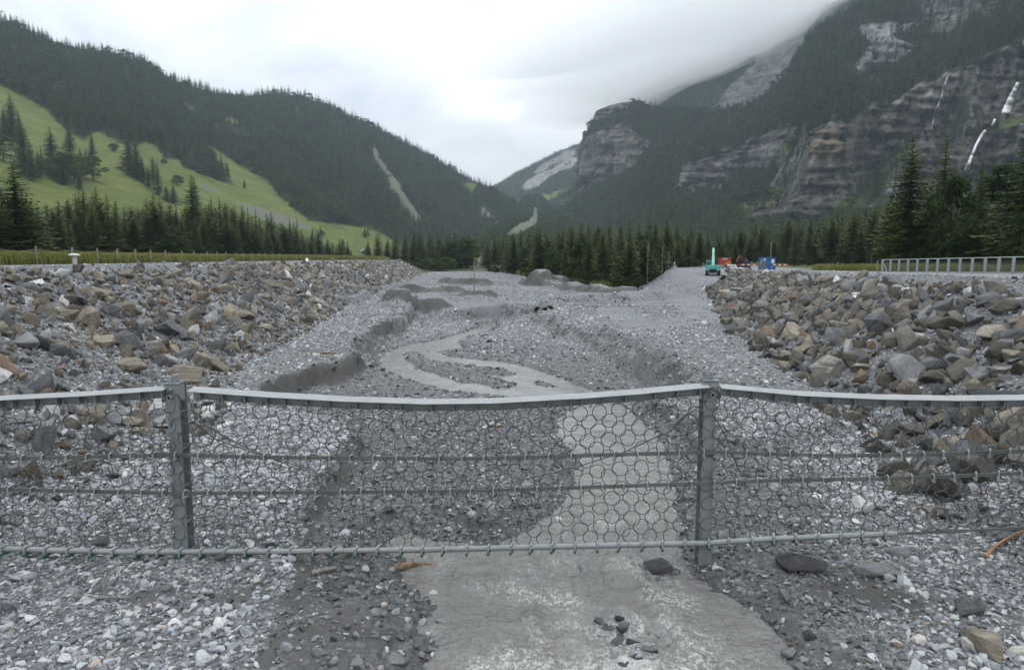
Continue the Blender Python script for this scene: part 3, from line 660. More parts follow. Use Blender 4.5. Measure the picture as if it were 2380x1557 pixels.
# ------------------------------------------------------------------ trees
def conifer(seed, levels, per, seg, Rr, z0, pw=.85, droop=.35, curtain=.45, gap=.0):
    r = np.random.default_rng(seed); V = []; Fc = []
    def tri(a, b, c):
        k = len(V); V.extend([a, b, c]); Fc.append((k, k + 1, k + 2))
    zs = z0 + (1 - z0) * (np.linspace(0, 1, levels) ** .92) * .985
    for li, z in enumerate(zs):
        q = (1 - z) / (1 - z0)
        n = per if q > .25 else max(3, per - 2)
        a0 = r.uniform(0, 6.3)
        for b in range(n):
            if r.random() < gap: continue
            a = a0 + b * 6.283 / n + r.normal(0, .25); L = Rr * (q ** pw * .97 + .03) * r.uniform(.62, 1.18) * (1 if li > 2 else .8)
            zz = z + r.normal(0, .006); dr = droop * r.uniform(.6, 1.3) * (1 - .75 * (1 - q))
            ca, sa = math.cos(a), math.sin(a)
            def pt(s): return np.array([ca * L * s, sa * L * s, zz - dr * L * (s ** 1.3) + .14 * L * s ** 4 + (.30 * L * s if q < .25 else 0)])
            side = np.array([-sa, ca, 0])
            for k in range(seg):
                s0, s1 = k / seg, (k + 1) / seg
                p, e = pt(s0), pt(s1); w = L * (.30 + .06 / seg) * (1 - s0 * .75) * r.uniform(.7, 1.3)
                f = np.array([ca, sa, 0]) * L * .16
                for sg in (-1, 1):
                    tri(p, e, p + side * sg * w + f - np.array([0, 0, w * r.uniform(.25, .6)]))
                if curtain: tri(p, e, (p + e) / 2 + side * r.normal(0, .1) * w - np.array([0, 0, curtain * L * (.5 - .25 * s0) * r.uniform(.6, 1.2)]))
    k = len(V); V.extend([np.array([.006, 0, .965]), np.array([-.006, .004, .965]), np.array([0, 0, 1.0])]); Fc.append((k, k + 1, k + 2))
    return np_mesh('conifer_crown', V, Fc, False)
def trunkmesh(rad, top=.96, seed=0, lean=0.0, limbs=0, lim=(.35, .8), ll=.2):
    r = random.Random(seed); m = MB()
    pts = [(lean * z * z, lean * .5 * z * z, z) for z in (-.04, .0, .03, .2, .45, .7, top)]
    m.tube(pts, [rad * 1.5, rad * 1.35, rad * 1.05, rad * .9, rad * .65, rad * .38, rad * .1], 7)
    for i in range(limbs):
        z = r.uniform(*lim); a = r.uniform(0, 6.3); L = ll * r.uniform(.6, 1.2)
        m.tube([(0, 0, z), (math.cos(a) * L * .5, math.sin(a) * L * .5, z + L * .35), (math.cos(a) * L, math.sin(a) * L, z + L * .8)], [rad * .5, rad * .3, rad * .08], 5)
    return m.mesh('trunk', True)
def broadleaf(seed, ncl, nleaf, rx, z0, leaf):
    r = np.random.default_rng(seed); V = []; Fc = []
    for i in range(ncl):
        t = r.uniform(0, 1); z = z0 + (1 - z0) * t; prof = math.sin(math.pi * min(1, (.12 + t * .86))) ** .7
        a = r.uniform(0, 6.3); rr = rx * prof * math.sqrt(r.uniform(.15, 1)); c = np.array([math.cos(a) * rr, math.sin(a) * rr, z * .93])
        cr = rx * r.uniform(.22, .42)
        d = r.normal(0, 1, (nleaf, 3)); d /= np.linalg.norm(d, axis=1)[:, None]; d *= (r.uniform(.25, 1, nleaf) ** .5)[:, None]
        d[:, 2] *= .65; P = c + d * cr
        for p in P:
            n = r.normal(0, 1, 3); n /= np.linalg.norm(n); u = np.cross(n, r.normal(0, 1, 3)); u /= np.linalg.norm(u); w = np.cross(n, u); s = leaf * r.uniform(.6, 1.5)
            k = len(V); V.extend([p - u * s, p + w * s * .75, p + u * s, p - w * s * .75]); Fc.append((k, k + 1, k + 2, k + 3))
    return np_mesh('broadleaf_crown', V, Fc, False)
SPR = []     # (crown mesh, trunk mesh)
for i in range(7):
    z0 = [.05, .07, .12, .05, .16, .08, .22][i]
    c = conifer(100 + i, [36, 33, 32, 38, 30, 34, 30][i], 9, 4, [.20, .17, .18, .15, .19, .22, .17][i], z0, [.8, .85, .75, .9, .7, .85, .7][i], gap=.06 + .03 * (i % 3)); c.materials.append(M['spruce'])
    SPR.append((c, trunkmesh(.012, seed=i)))
for t in SPR: t[1].materials.append(M['bark'])
PIN = []
for i in range(4):
    c = conifer(200 + i, 26, 8, 3, [.17, .20, .15, .18][i], [.30, .22, .36, .18][i], .55, .2, .45, gap=.10); c.materials.append(M['pine'])
    t = trunkmesh(.011, seed=20 + i, limbs=10, lim=(.12, .4), ll=.09); t.materials.append(M['bark']); PIN.append((c, t))
BRD = []
for i in range(4):
    c = broadleaf(300 + i, 60, 60, [.30, .26, .34, .28][i], [.16, .1, .2, .08][i], .020); c.materials.append(M['leaf'] if i % 2 == 0 else M['leaf_dark'])
    t = trunkmesh(.018, .8, 40 + i, .02, 9, (.2, .6), .26); t.materials.append(M['bark']); BRD.append((c, t))
DEAD = []
for i in range(2):
    t = trunkmesh(.009, .99, 60 + i, 0.01, 26, (.25, .95), .09); t.materials.append(M['wood']); DEAD.append((None, t))
FARL = []
for i in range(6):
    c = conifer(400 + i, 13, 6, 1, [.17, .15, .19, .14, .16, .18][i], .04, .8, .45, .6); c.materials.append(M['spruce_far']); FARL.append(free_obj('far_spruce_%d' % i, c))
for i in range(2):
    c = broadleaf(420 + i, 18, 16, .32, .12, .05); c.materials.append(M['leaf_dark']); FARL.append(free_obj('far_tree_%d' % i, c))
LIB_FAR = lib('far_trees', FARL)
MIDL = [free_obj('mid_tree_%d' % i, SPR[i][0]) for i in range(7)]
LIB_MID = lib('mid_trees', MIDL)

ONES = 'first second third fourth fifth sixth seventh eighth ninth tenth eleventh twelfth thirteenth fourteenth fifteenth sixteenth seventeenth eighteenth nineteenth'.split()
TENS = ['', '', 'twenty', 'thirty', 'forty', 'fifty', 'sixty', 'seventy', 'eighty', 'ninety']
def ordw(n):
    if n < 20: return ONES[n - 1]
    if n > 99: return 'hundred and ' + ordw(n - 100) if n > 100 else 'hundredth'
    t, u = divmod(n, 10); return (TENS[t][:-1] + 'ieth') if u == 0 else TENS[t] + '-' + ONES[u - 1]
TREES = []    # (set, kind, variant, pos, height, width factor)
def put(st, kind, var, px, d, top, wf=1.0, pos=None, base=None):
    if pos is None:
        x = (px - CX) / F * (d * cp + 0.6); z = float(terrain(np.array([x]), np.array([d]))[0]) if base is None else base
        pos = (x, d, z - .1)
    pxx, pb = pix(*pos); h = (pb - top) * pos[1] / F if top is not None else r_.uniform(1.2, 2.8); top = top or 0
    TREES.append([st, kind, var, pos, max(h, 1.0), wf * ((1.55 if st in ('lw', 'cw', 'rw') else 1.3) if kind != 'dead' else 1), px, top])
KN = dict(spruce=('spruce_tree', 'spruce', SPR), pine=('pine_tree', 'pine', PIN), broad=('broadleaf_tree', 'tree', BRD), dead=('dead_tree', 'dead tree', DEAD))
r_ = random.Random(11)
# wood along the left embankment
LTOP = lambda px: np.interp(px, [-60, 0, 25, 90, 130, 150, 200, 245, 265, 330, 365, 400, 430, 455, 480, 517, 550, 567, 599, 635, 660, 677, 694, 715, 738, 769, 791, 804, 816, 826], [430, 425, 440, 455, 480, 470, 440, 432, 460, 470, 452, 470, 480, 470, 462, 462, 485, 480, 488, 497, 515, 508, 511, 530, 530, 552, 551, 548, 566, 572])
LD = lambda px: np.interp(px, [-60, 0, 50, 150, 300, 450, 600, 700, 800, 830], [100, 105, 125, 150, 185, 215, 250, 300, 400, 440])
put('lw', 'spruce', 5, 52, 112, 385, 1.25)
for row in range(3):
    px = -50.0
    while px < 826:
        d = float(LD(px)) * (1 + .14 * row) + r_.uniform(-3, 3); step = (23 - 13 * (px / 830)) * (1.0 if row == 0 else 1.15)
        top = float(LTOP(px)) + (r_.choice([0, 2, 6, 14, 24, 34]) if row == 1 else r_.uniform(22, 62) * (1 if px < 650 else .5) if row == 0 else r_.uniform(0, 20))
        kind = 'spruce' if r_.random() > (.15 if row else .35) else 'pine'
        put('lw', kind, r_.randrange(7 if kind == 'spruce' else 4), px + r_.uniform(-5, 5), d, top, r_.uniform(.8, 1.4)); px += step * r_.uniform(.6, 1.45)
for (px, top) in ((455, 410), (498, 455), (517, 458), (550, 478), (567, 477), (599, 484), (635, 493), (677, 505), (694, 508), (205, 448), (232, 455), (360, 468)):
    put('lw', 'spruce', r_.choice([0, 3, 3]), px, float(LD(px)) * 1.07, top, .85)
for (px, top, d) in ((395, 555, 110), (345, 568, 100), (430, 575, 130), (120, 570, 90), (300, 572, 95), (250, 560, 100)): put('lw', 'broad', 1, px, d, top, 1.2)
# wood between the left embankment and the river
for row in range(3):
    px = 858.0
    while px < 1092:
        top = float(np.interp(px, [855, 872, 900, 945, 965, 1000, 1040, 1080, 1110, 1118], [560, 535, 548, 542, 534, 538, 541, 532, 544, 566])) + (r_.uniform(12, 34) if row == 0 else r_.uniform(0, 12) if row == 1 else r_.uniform(-4, 4))
        kind = r_.choice(['spruce', 'spruce', 'pine', 'broad']) if row < 2 else 'spruce'
        d = float(np.interp(px, [860, 960, 1115], [330, 345, 345])) + row * 30 + r_.uniform(-6, 6)
        put('cw', kind, r_.randrange(4), px + r_.uniform(-3, 3), d, top, r_.uniform(.9, 1.2)); px += r_.uniform(15, 24)
for px in range(955, 1050, 12): put('cw', 'broad', r_.choice([0, 2]), px + r_.uniform(-4, 4), 318 + r_.uniform(-6, 6), r_.uniform(596, 610), 1.3)
# wood on the terrace to the right of the river
RT = lambda px: np.interp(px, [1108, 1125, 1140, 1165, 1200, 1250, 1290, 1340, 1385, 1415, 1440, 1470, 1500, 1550, 1600, 1650, 1700, 1760, 1830, 1900, 1960, 2030, 2070], [582, 560, 556, 548, 540, 528, 536, 524, 518, 516, 530, 520, 512, 520, 528, 532, 526, 518, 512, 508, 492, 480, 470])
RD = lambda px: np.interp(px, [1108, 1130, 1250, 1380, 1470, 1530, 1560, 1620, 1700, 1800, 1900, 2000, 2080], [350, 320, 180, 142, 124, 150, 185, 200, 225, 215, 190, 160, 140])
for row in range(4):
    px = 1134.0
    while px < 2080:
        d = float(RD(px)) * (1 + .13 * row) + r_.uniform(-3, 3); top = float(RT(px)) + [r_.uniform(4, 48), r_.uniform(-2, 26), r_.uniform(-8, 12), r_.uniform(-10, 6)][row] * (.3 if px < 1260 else 1)
        kind = r_.choice(['spruce', 'pine', 'pine', 'pine', 'spruce', 'broad'] if row == 0 else ['spruce', 'spruce', 'pine', 'pine', 'broad'] if row < 3 else ['spruce'])
        put('rw', kind, r_.randrange(4 if kind != 'spruce' else 7), px + r_.uniform(-6, 6), d, top + (30 if kind == 'broad' else 0), r_.uniform(.75, 1.35) * (.6 if kind == 'broad' else 1)); px += r_.uniform(18, 34) * (1.15 if row == 3 else 1)
for k in range(84):
    px = r_.uniform(1136, 1660); put('rs', 'broad', r_.choice([1, 3]), px, float(RD(px)) - r_.uniform(-2, 3), None, 1.5)
for px, top, d in ((1504, 560, 128), (1538, 565, 132), (1553, 580, 133)): put('rw', 'dead', px % 2, px, d, top, .8)
for px, top, d in ((1230, 640, 176), (1345, 648, 150), (1440, 640, 122), (1460, 655, 119), (1480, 650, 118), (1395, 655, 138), (1290, 645, 165)): put('rw', 'broad', 1, px, d, top, 1.5)
# the tall trees at the right edge
BIG = [('spruce', 4, 2100, 98, 326, 1.1), ('spruce', 1, 2178, 125, 326, 1.25), ('broad', 3, 2202, 92, 405, .62), ('spruce', 3, 2262, 100, 366, 1.0), ('broad', 1, 2308, 122, 385, .7), ('spruce', 5, 2378, 84, 252, 1.1), ('broad', 3, 2365, 80, 490, .8),
       ('broad', 1, 2145, 96, 510, .8), ('spruce', 6, 2060, 128, 450, 1.1), ('spruce', 0, 2235, 118, 440, 1.1), ('spruce', 2, 2330, 120, 400, 1.1), ('pine', 2, 2150, 140, 420, 1.1), ('spruce', 6, 2300, 100, 490, 1.2), ('spruce', 6, 2260, 95, 520, 1.3), ('spruce', 0, 2400, 110, 360, 1.2), ('spruce', 6, 2190, 104, 540, 1.3), ('spruce', 1, 2440, 95, 330, 1.2), ('broad', 3, 2240, 90, 530, .9), ('broad', 1, 2320, 90, 530, .9), ('spruce', 0, 2090, 150, 470, 1.1), ('spruce', 1, 2130, 145, 480, 1.1)]
for k, v, px, d, top, wf in BIG: put('bt', k, v, px, d, top, wf)
# single trees on the meadow
def onhill(px, py):
    p = at(np.array([px * 1.0]), np.array([py * 1.0]), depthL(np.array([px * 1.0]), np.array([py * 1.0])))[0]; return tuple(p)
for k, v, px, py, hpx, wf in [('spruce', 0, 30, 330, 110, 1), ('spruce', 2, 48, 345, 85, 1), ('spruce', 5, 58, 410, 120, 1), ('spruce', 1, 75, 420, 90, 1), ('spruce', 0, 12, 320, 70, 1), ('broad', 2, 8, 375, 58, 1.2), ('spruce', 0, 122, 404, 106, 1.15), ('spruce', 1, 98, 400, 60, .9), ('spruce', 0, 90, 412, 62, 1),
                             ('spruce', 5, 163, 354, 66, 1), ('spruce', 1, 215, 366, 62, 1), ('spruce', 2, 187, 376, 32, 1), ('spruce', 1, 200, 380, 36, 1), ('broad', 2, 152, 428, 72, 1.15), ('broad', 0, 172, 420, 66, 1.1), ('spruce', 5, 146, 430, 60, 1), ('broad', 2, 217, 420, 56, 1.2), ('spruce', 1, 185, 440, 40, 1.2),
                             ('broad', 0, 265, 352, 20, 1.3), ('spruce', 5, 300, 400, 78, 1.2), ('spruce', 0, 318, 415, 84, 1.2), ('spruce', 5, 332, 424, 56, 1.2), ('spruce', 1, 346, 436, 52, 1), ('pine', 1, 358, 440, 74, .8), ('spruce', 1, 368, 454, 84, .9), ('spruce', 0, 388, 468, 38, 1.3), ('spruce', 5, 404, 474, 46, 1.2), ('spruce', 0, 452, 470, 60, 1),
                             ('spruce', 2, 568, 438, 22, 1.2), ('broad', 2, 380, 382, 12, 1.6), ('broad', 2, 412, 430, 22, 1.5), ('spruce', 0, 848, 552, 24, 1.2), ('spruce', 5, 855, 548, 20, 1.2), ('spruce', 2, 745, 552, 30, 1.2)]:
    p = onhill(px, py); put('md', k, v, px, None, py - hpx, wf, pos=(p[0], p[1], p[2] - .3))
SETN = dict(lw='in the embankment wood', cw='in the wood mid valley', rw='in the wood beyond the river', bt='behind the grey guard fence', md='on the hillside meadow')
SETG = dict(lw='trees of the wood along the left embankment', cw='trees of the wood between embankment and river', rw='trees of the wood right of the river', bt='tall trees behind the grey fence', md='single trees on the hillside meadow')
cnt = {}
TREES.sort(key=lambda t: (t[0], t[6]))
DESC = dict(spruce='dark spruce', pine='bare-stemmed pine', broad='leafy broadleaf', dead='grey dead tree')
for st, kind, var, pos, h, wf, px, top in TREES:
    if st == 'rs':
        cnt['rs'] = cnt.get('rs', 0) + 1; e = empty('bush', pos, r_.uniform(0, 6.28)); e.scale = (h * wf, h * wf, h); tag(e, f'low leafy bush at the foot of the wood beyond the river, {ordw(cnt[st])} from the left', 'bush', 'bushes at the foot of the wood'); link('foliage', BRD[var][0], e); link('stem', BRD[var][1], e); continue
    nm, cat, ms = KN[kind]; cm, tm = ms[var % len(ms)]
    k = (st, kind); cnt[k] = cnt.get(k, 0) + 1
    e = empty(nm, pos, r_.uniform(0, 6.28)); e.scale = (h * wf, h * wf, h)
    size = 'tall' if h > 17 else 'small' if h < 8 else ''
    tag(e, f"{size} {DESC[kind]} {SETN[st]}, {ordw(cnt[k])} {cat} from the left".strip(), cat, SETG[st])
    if cm is not None: link('crown', cm, e)
    link('trunk', tm, e)

# far woods that read as one mass
def sample(P, dens, n):
    """random points on grid P with density weights per vertex"""
    a = np.linalg.norm(np.cross(P[1:, :-1] - P[:-1, :-1], P[:-1, 1:] - P[:-1, :-1]), axis=-1)
    w = a * (dens[1:, :-1] + dens[:-1, :-1] + dens[:-1, 1:] + dens[1:, 1:]) / 4
    tot = w.sum(); p = (w / tot).ravel(); c = rng.choice(p.size, n, p=p); i, j = np.unravel_index(c, w.shape)
    u, v = rng.random(n)[:, None], rng.random(n)[:, None]
    return (P[i, j] * (1 - u) + P[i + 1, j] * u) * (1 - v) + (P[i, j + 1] * (1 - u) + P[i + 1, j + 1] * u) * v, tot
def wood(name, P, dens, per, cap, hr, broad=.06, shape=None, lib_=None):
    _, tot = sample(P, dens, 2); n = int(min(cap, tot / per)); Q, _ = sample(P, dens, n)
    h = rng.uniform(*hr, n) * (1 + .25 * fbm(Q[:, 0] * .012, Q[:, 1] * .012, 3, 55)); w = h * rng.uniform(.95, 1.5, n)
    if shape is not None: h = h * shape(Q); w = w * shape(Q)
    ix = np.where(rng.random(n) < broad, rng.integers(6, 8, n), rng.integers(0, 6, n)); h = np.where(ix > 5, h * .6, h)
    Q[:, 2] -= .5
    print(name, n, tot)
    return scatter(name, Q, np.stack([np.zeros(n), np.zeros(n), rng.uniform(0, 6.28, n)], -1), np.stack([w, w, h], -1), ix, lib_ or LIB_FAR)
dl = (1 - mMead(PXL, PYL)) * (1 - np.clip(mScr(PXL, PYL) * 1.3, 0, 1)); dl = np.where(dl > .5, 1.0, 0.0) * (PYL < 575) * (PXL > -250)
wood('hillside_forest', PL, dl, 74, 30000, (14, 30), .07)
rk2 = np.clip(rk * 1.25, 0, 1); dr_ = np.where(rk2 < .5, 1.0, np.where(rk2 < .95, .18, .02)) * (1 - .9 * np.clip(mGreen(PXR, PYR), 0, 1)) * (PXR < 2600) * (1 - .8 * smooth_mask([(1250, 500), (1340, 440), (1390, 432), (1330, 470), (1270, 505)], PXR, PYR, 4, 1, 22))
wood('mountain_forest', PR, dr_, 70, 36000, (14, 30), .12)
wood('ridge_forest', P3, np.where(r3 > .4, .05, .8), 60, 14000, (13, 22), 0)
wood('far_slope_forest', P4, np.where((pl4 > .35) | (gr4 > .4), 0.03, 1.0), 70, 12000, (14, 24), .05)
wood('valley_forest', PV, np.where(riv > .35, 0.0, 1.0) * (PYV < 600), 26, 16000, (7, 15), .25)

# ------------------------------------------------------------------ rocks
def rockmesh(seed, sub=3, planes=11, sq=(1, .8, .65), rough=.05):
    """angular block: hull of a few random points, edges worn, faces roughened"""
    r = np.random.default_rng(seed); bm = bmesh.new(); n = planes + 4
    P = r.normal(0, 1, (n, 3)); P /= np.linalg.norm(P, axis=1)[:, None]; P *= r.uniform(.82, 1.1, n)[:, None]
    for p in P * np.array(sq): bm.verts.new(p)
    h = bmesh.ops.convex_hull(bm, input=bm.verts); bmesh.ops.delete(bm, geom=[v for v in bm.verts if not v.link_faces], context='VERTS')
    bmesh.ops.dissolve_limit(bm, angle_limit=R(14), verts=bm.verts, edges=bm.edges)
    bmesh.ops.bevel(bm, geom=list(bm.edges), offset=.055 + rough * .25, segments=2 if sub > 2 else 1, affect='EDGES', profile=.6, clamp_overlap=True)
    bmesh.ops.triangulate(bm, faces=bm.faces)
    for _ in range(max(0, sub - 2)): bmesh.ops.subdivide_edges(bm, edges=[e for e in bm.edges if e.calc_length() > .16], cuts=1); bmesh.ops.triangulate(bm, faces=[f for f in bm.faces if len(f.verts) > 3])
    V = np.array([v.co for v in bm.verts]); bm.verts.index_update(); Fc = np.array([[v.index for v in f.verts] for f in bm.faces]); bm.free()
    V = V * (1 + rough * 1.3 * fbm(V[:, 0] * 2.6 + V[:, 2] * 1.9 + seed, V[:, 1] * 2.6 - V[:, 2], 4, seed))[:, None]
    me = np_mesh('rock', V, Fc, True); me.set_sharp_from_angle(angle=R(26)); return me
SHP = [rockmesh(500 + i, 4, [6, 9, 7, 8, 10, 6, 5, 9, 7, 11][i % 10], [(1, .8, .65), (1, .7, .5), (1, .9, .75), (1, .6, .6), (1, .85, .45)][i % 5]) for i in range(10)]
BM_ = {}
for k in ROCKS:
    for i, me in enumerate(SHP):
        m2 = me.copy(); m2.materials.clear(); m2.materials.append(M[k]); BM_[(k, i)] = m2
CN = dict(grey='grey', tan='pale tan', brown='dull brown', rust='rusty orange', white='whitish', banded='black and cream banded', dark='dark slate')
B = []   # x y z r colour shape rot side
def bank(side, y0, y1, cell, rr, probs, keep):
    y = y0
    while y < y1:
        ce = cell * (1 + max(0, y - 45) / 160)
        for s in np.arange(-.10, 1.02, ce / 12.0):
            if rng.random() > keep(s, y): continue
            yy = y + rng.uniform(-.5, .5) * ce; ss = s + rng.uniform(-.5, .5) * ce / 12
            x = (toeL(yy) - ss * WL) if side < 0 else (toeR(yy) + ss * WR)
            rad = rr[0] * math.exp(rng.normal(0, rr[1])) * (1 + max(0, y - 45) / 300); rad = min(rad, rr[2])
            k = rng.choice(len(ROCKS), p=probs)
            B.append([x, yy, rad, ROCKS[k], int(rng.integers(0, 10)), rng.uniform(0, 6.28, 3), side, ss])
        y += ce * .85
bank(-1, 13, 300, .80, (.30, .48, .85), [.27, .36, .16, .035, .045, .09, .04], lambda s, y: (0 if s > .93 else .88 if y > 25 else .75) * (1 if s > .0 else .25))
bank(-1, 14, 220, .42, (.15, .42, .32), [.34, .34, .14, .02, .06, .06, .04], lambda s, y: (0 if s > .93 else .6))
bank(1, 15, 120, .62, (.22, .35, .40), [.25, .15, .42, .02, .03, .06, .07], lambda s, y: (0 if s > .9 else .55))
bank(1, 16.0, 150, .80, (.47, .38, 1.05), [.22, .13, .47, .03, .02, .06, .07], lambda s, y: (.96 if s > .04 else .45) * (1 if s < .86 else 0) * (0 if (y > 112 and s < .5) else 1))
bx = np.array([b[0] for b in B]); by = np.array([b[1] for b in B]); bz = terrain(bx, by)
for px, py, rad, col, sh in [(85, 660, .45, 'white', 2), (160, 765, .45, 'white', 0), (450, 757, .55, 'rust', 3), (375, 707, .6, 'rust', 3), (170, 705, .8, 'brown', 0), (395, 675, .45, 'white', 1), (60, 805, 1.0, 'grey', 0), (260, 975, .8, 'grey', 2), (180, 985, .6, 'tan', 2), (100, 990, .8, 'grey', 2), (330, 950, .55, 'rust', 0), (150, 1040, .5, 'rust', 1), (60, 1020, .6, 'brown', 0), (45, 980, .6, 'grey', 2), (310, 990, .7, 'tan', 1), (400, 842, .5, 'white', 1), (540, 855, .45, 'tan', 1),
                             (1965, 710, 1.0, 'rust', 2), (1995, 690, .7, 'white', 4), (2210, 755, 1.3, 'brown', 0), (2240, 855, 1.1, 'grey', 1), (2170, 830, 1.0, 'brown', 2), (2130, 870, 1.2, 'brown', 1), (2330, 830, 1.0, 'brown', 3), (2290, 880, 1.3, 'grey', 4), (2060, 895, 1.0, 'brown', 3), (2000, 860, .8, 'tan', 1), (2320, 870, 1.0, 'banded', 2), (2190, 985, 1.0, 'tan', 1), (2290, 960, 1.1, 'tan', 3), (2370, 985, 1.1, 'tan', 0), (2130, 1010, .9, 'brown', 1), (2060, 1022, .5, 'rust', 1), (1905, 945, .6, 'brown', 2)]:
    # resting on the bank where that sight line meets it
    ys = np.linspace(12, 120, 1400); u = (px - CX) / F; b_ = ray(px, py); t = ys / b_[1]; X = b_[0] * t; Z = H + b_[2] * t
    i = np.argmax(terrain(X, ys) > Z); rad *= .6 if py > 850 else .75
    B.append([X[i], ys[i], rad, col, sh, rng.uniform(-.5, .5, 3), -1 if px < CX else 1, ((toeL(ys[i]) - X[i]) / WL if px < CX else (X[i] - toeR(ys[i])) / WR)]); bz = np.append(bz, terrain(np.array([X[i]]), np.array([ys[i]])))
bp = [pix(b[0], b[1], z) for b, z in zip(B, bz)]
vis = np.array([(b[2] / b[1]) * (1 if (-30 < p[0] < 2410 and p[1] > 600) else 0) for b, p in zip(B, bp)])
order = np.argsort(-vis); indiv = set(order[:285].tolist())
BI = {}; Bst = []
for i in order:
    b = B[i]; z = bz[i]; sc = b[2]; ang = b[5]
    pos = (b[0], b[1], z + sc * .18)
    if i in indiv:
        side = 'left' if b[6] < 0 else 'right'; zone = 'foot' if b[7] < .33 else 'middle' if b[7] < .68 else 'upper part'
        BI.setdefault((side, zone, b[3]), []).append((b[1], pos, ang, sc, b[4]))
    else: Bst.append((pos, ang, sc, ROCKS.index(b[3]) * 10 + b[4]))
for (side, zone, colr), L in BI.items():
    L.sort(key=lambda q: q[0])
    for n, (_, pos, ang, sc, sh) in enumerate(L, 1):
        o = link('boulder', BM_[(colr, sh)]); o.location = pos; o.rotation_euler = (ang[0] * .15, ang[1] * .15, ang[2]) if sc > .8 else tuple(ang); s2 = sc * random.uniform(.9, 1.1); o.scale = (s2, s2, s2 * random.uniform(.85, 1.1))
        size = 'huge' if sc > 1.1 else 'large' if sc > .75 else 'medium' if sc > .5 else 'small'
        tag(o, f"{size} {CN[colr]} boulder, {zone} of the {side} bank, {ordw(n)} nearest the net", 'boulder', f'boulders of the {side} rock bank')
rl = [free_obj('rock_%03d' % (ki * 10 + i), BM_[(k, i)]) for ki, k in enumerate(ROCKS) for i in range(10)]
LIB_ROCK = lib('rocks', rl)
scatter('bank_rubble', [q[0] for q in Bst], [q[1] for q in Bst], [(q[2],) * 3 for q in Bst], [q[3] for q in Bst], LIB_ROCK)
print('boulders', len(indiv), 'rubble', len(Bst))
# cobbles and gravel
PEB = [rockmesh(600 + i, 2, [10, 8, 12, 9, 14, 11][i], [(1, .85, .65), (1, .75, .55), (1, .9, .75), (1, .7, .6), (1, .85, .65), (1, .8, .5)][i], .12) for i in range(6)]
PEB += [m_.copy() for m_ in PEB]
for i, m_ in enumerate(PEB): m_.materials.append(M['pebble' if i < 6 else 'damp_pebble'])
LIB_PEB = lib('pebbles', [free_obj('pebble_%02d' % i, m_) for i, m_ in enumerate(PEB)])
def pebbles(name, y0, y1, n, size, sig, smax, u0=-.86, u1=.86):
    y = np.sqrt(rng.uniform(y0 ** 2, y1 ** 2, n)); x = rng.uniform(u0, u1, n) * (y + 1)
    z, a = terrain(x, y, True); r = size * np.exp(rng.normal(0, sig, n)); r = np.minimum(r, smax)
    cl = fbm(x * .55, y * .55, 4, 77)
    st_ = np.abs(terrain(x, y + .25) - z) / .25 + np.abs(terrain(x + .25, y) - z) / .25
    pk = np.where(a['sdw'] < .0, np.where((r > .04) & (a['sdw'] > -.7), .45, .012 * (r > .06)), 1.0) * np.clip(1 - 1.0 * np.clip(a['sand'] * 1.4 + .25 * cl - .1, 0, 1), .22, 1) * np.where(a['sand'] > .97, .12, np.where(a['sand'] > .8, 2.0, 1)) * (a['grass'] < .4) * np.where(a['track'] > .5, .12, 1)
    pk *= np.where((st_ > .45) & (y > 18) & (a['tL'] < .05) & (a['tR'] < .05), .8, 1)
    pk *= np.where((a['tL'] > .15) | (a['tR'] > .15), .55, 1) * ((a['fl'] < .3) & (a['fr'] < .6))
    k = rng.random(n) < pk; dmp = (np.clip(1.15 * a['low'] * sm(60, 30, y) * sm(.35, .05, z - .06) * sm(4, 1, x - .22 * y - 1.0) + 1.2 * a['wet'] + .9 * sm(.4, .8, st_) * (a['tL'] < .05) * (a['tR'] < .05) + 1.3 * a['sand'] * sm(.25, .5, a['sand']), 0, 1))[k]; x, y, z, r = x[k], y[k], z[k], r[k]; r = r * (1 + .45 * cl[k]); m = len(x)
    print(name, m)
    return scatter(name, np.stack([x, y, z + r * .12], -1), np.stack([rng.normal(0, .35, m), rng.normal(0, .35, m), rng.uniform(0, 6.28, m)], -1), np.repeat(r[:, None], 3, 1), rng.integers(0, 6, m) + np.where(rng.random(m) < dmp * .8, 6, 0), LIB_PEB)
pebbles('gravel_stones', 8.5, 27, 125000, .039, .48, .18)
pebbles('large_cobbles', 8.5, 30, 4200, .085, .35, .24)
pebbles('river_cobbles', 26, 70, 66000, .068, .42, .28)
pebbles('distant_cobbles', 70, 250, 26000, .12, .35, .4, -.30, .36)

# ------------------------------------------------------------------ grass verges
def tuft(seed, n, h, spread):
    r = np.random.default_rng(seed); V = []; Fc = []
    for i in range(n):
        a = r.uniform(0, 6.3); p = np.array([r.normal(0, spread), r.normal(0, spread), -.02]); L = h * r.uniform(.5, 1.2); b = r.uniform(.15, .6) * L
        d = np.array([math.cos(a), math.sin(a), 0]); w = np.array([-d[1], d[0], 0]) * .012
        k = len(V); V.extend([p - w, p + w, p + d * b * .4 + w + [0, 0, L * .7], p + d * b * .4 - w + [0, 0, L * .7], p + d * b + [0, 0, L]]); Fc += [(k, k + 1, k + 2, k + 3), (k + 3, k + 2, k + 4, k + 4)]
    me = bpy.data.meshes.new('tuft'); me.from_pydata([tuple(v) for v in V], [], [f if f[2] != f[3] else f[:3] for f in Fc]); me.materials.append(M['grass']); return me
LIB_TUFT = lib('tufts', [free_obj('tuft_%d' % i, tuft(700 + i, 26, .42, .13)) for i in range(3)])
n = 30000; y = 24 * np.exp(rng.uniform(0, math.log(330 / 24), n)); f = rng.uniform(4.6, 15, n); x = toeL(y) - WL - f
y2 = rng.uniform(75, 190, 9000); x2 = toeR(y2) + WR + rng.uniform(5, 24, 9000)
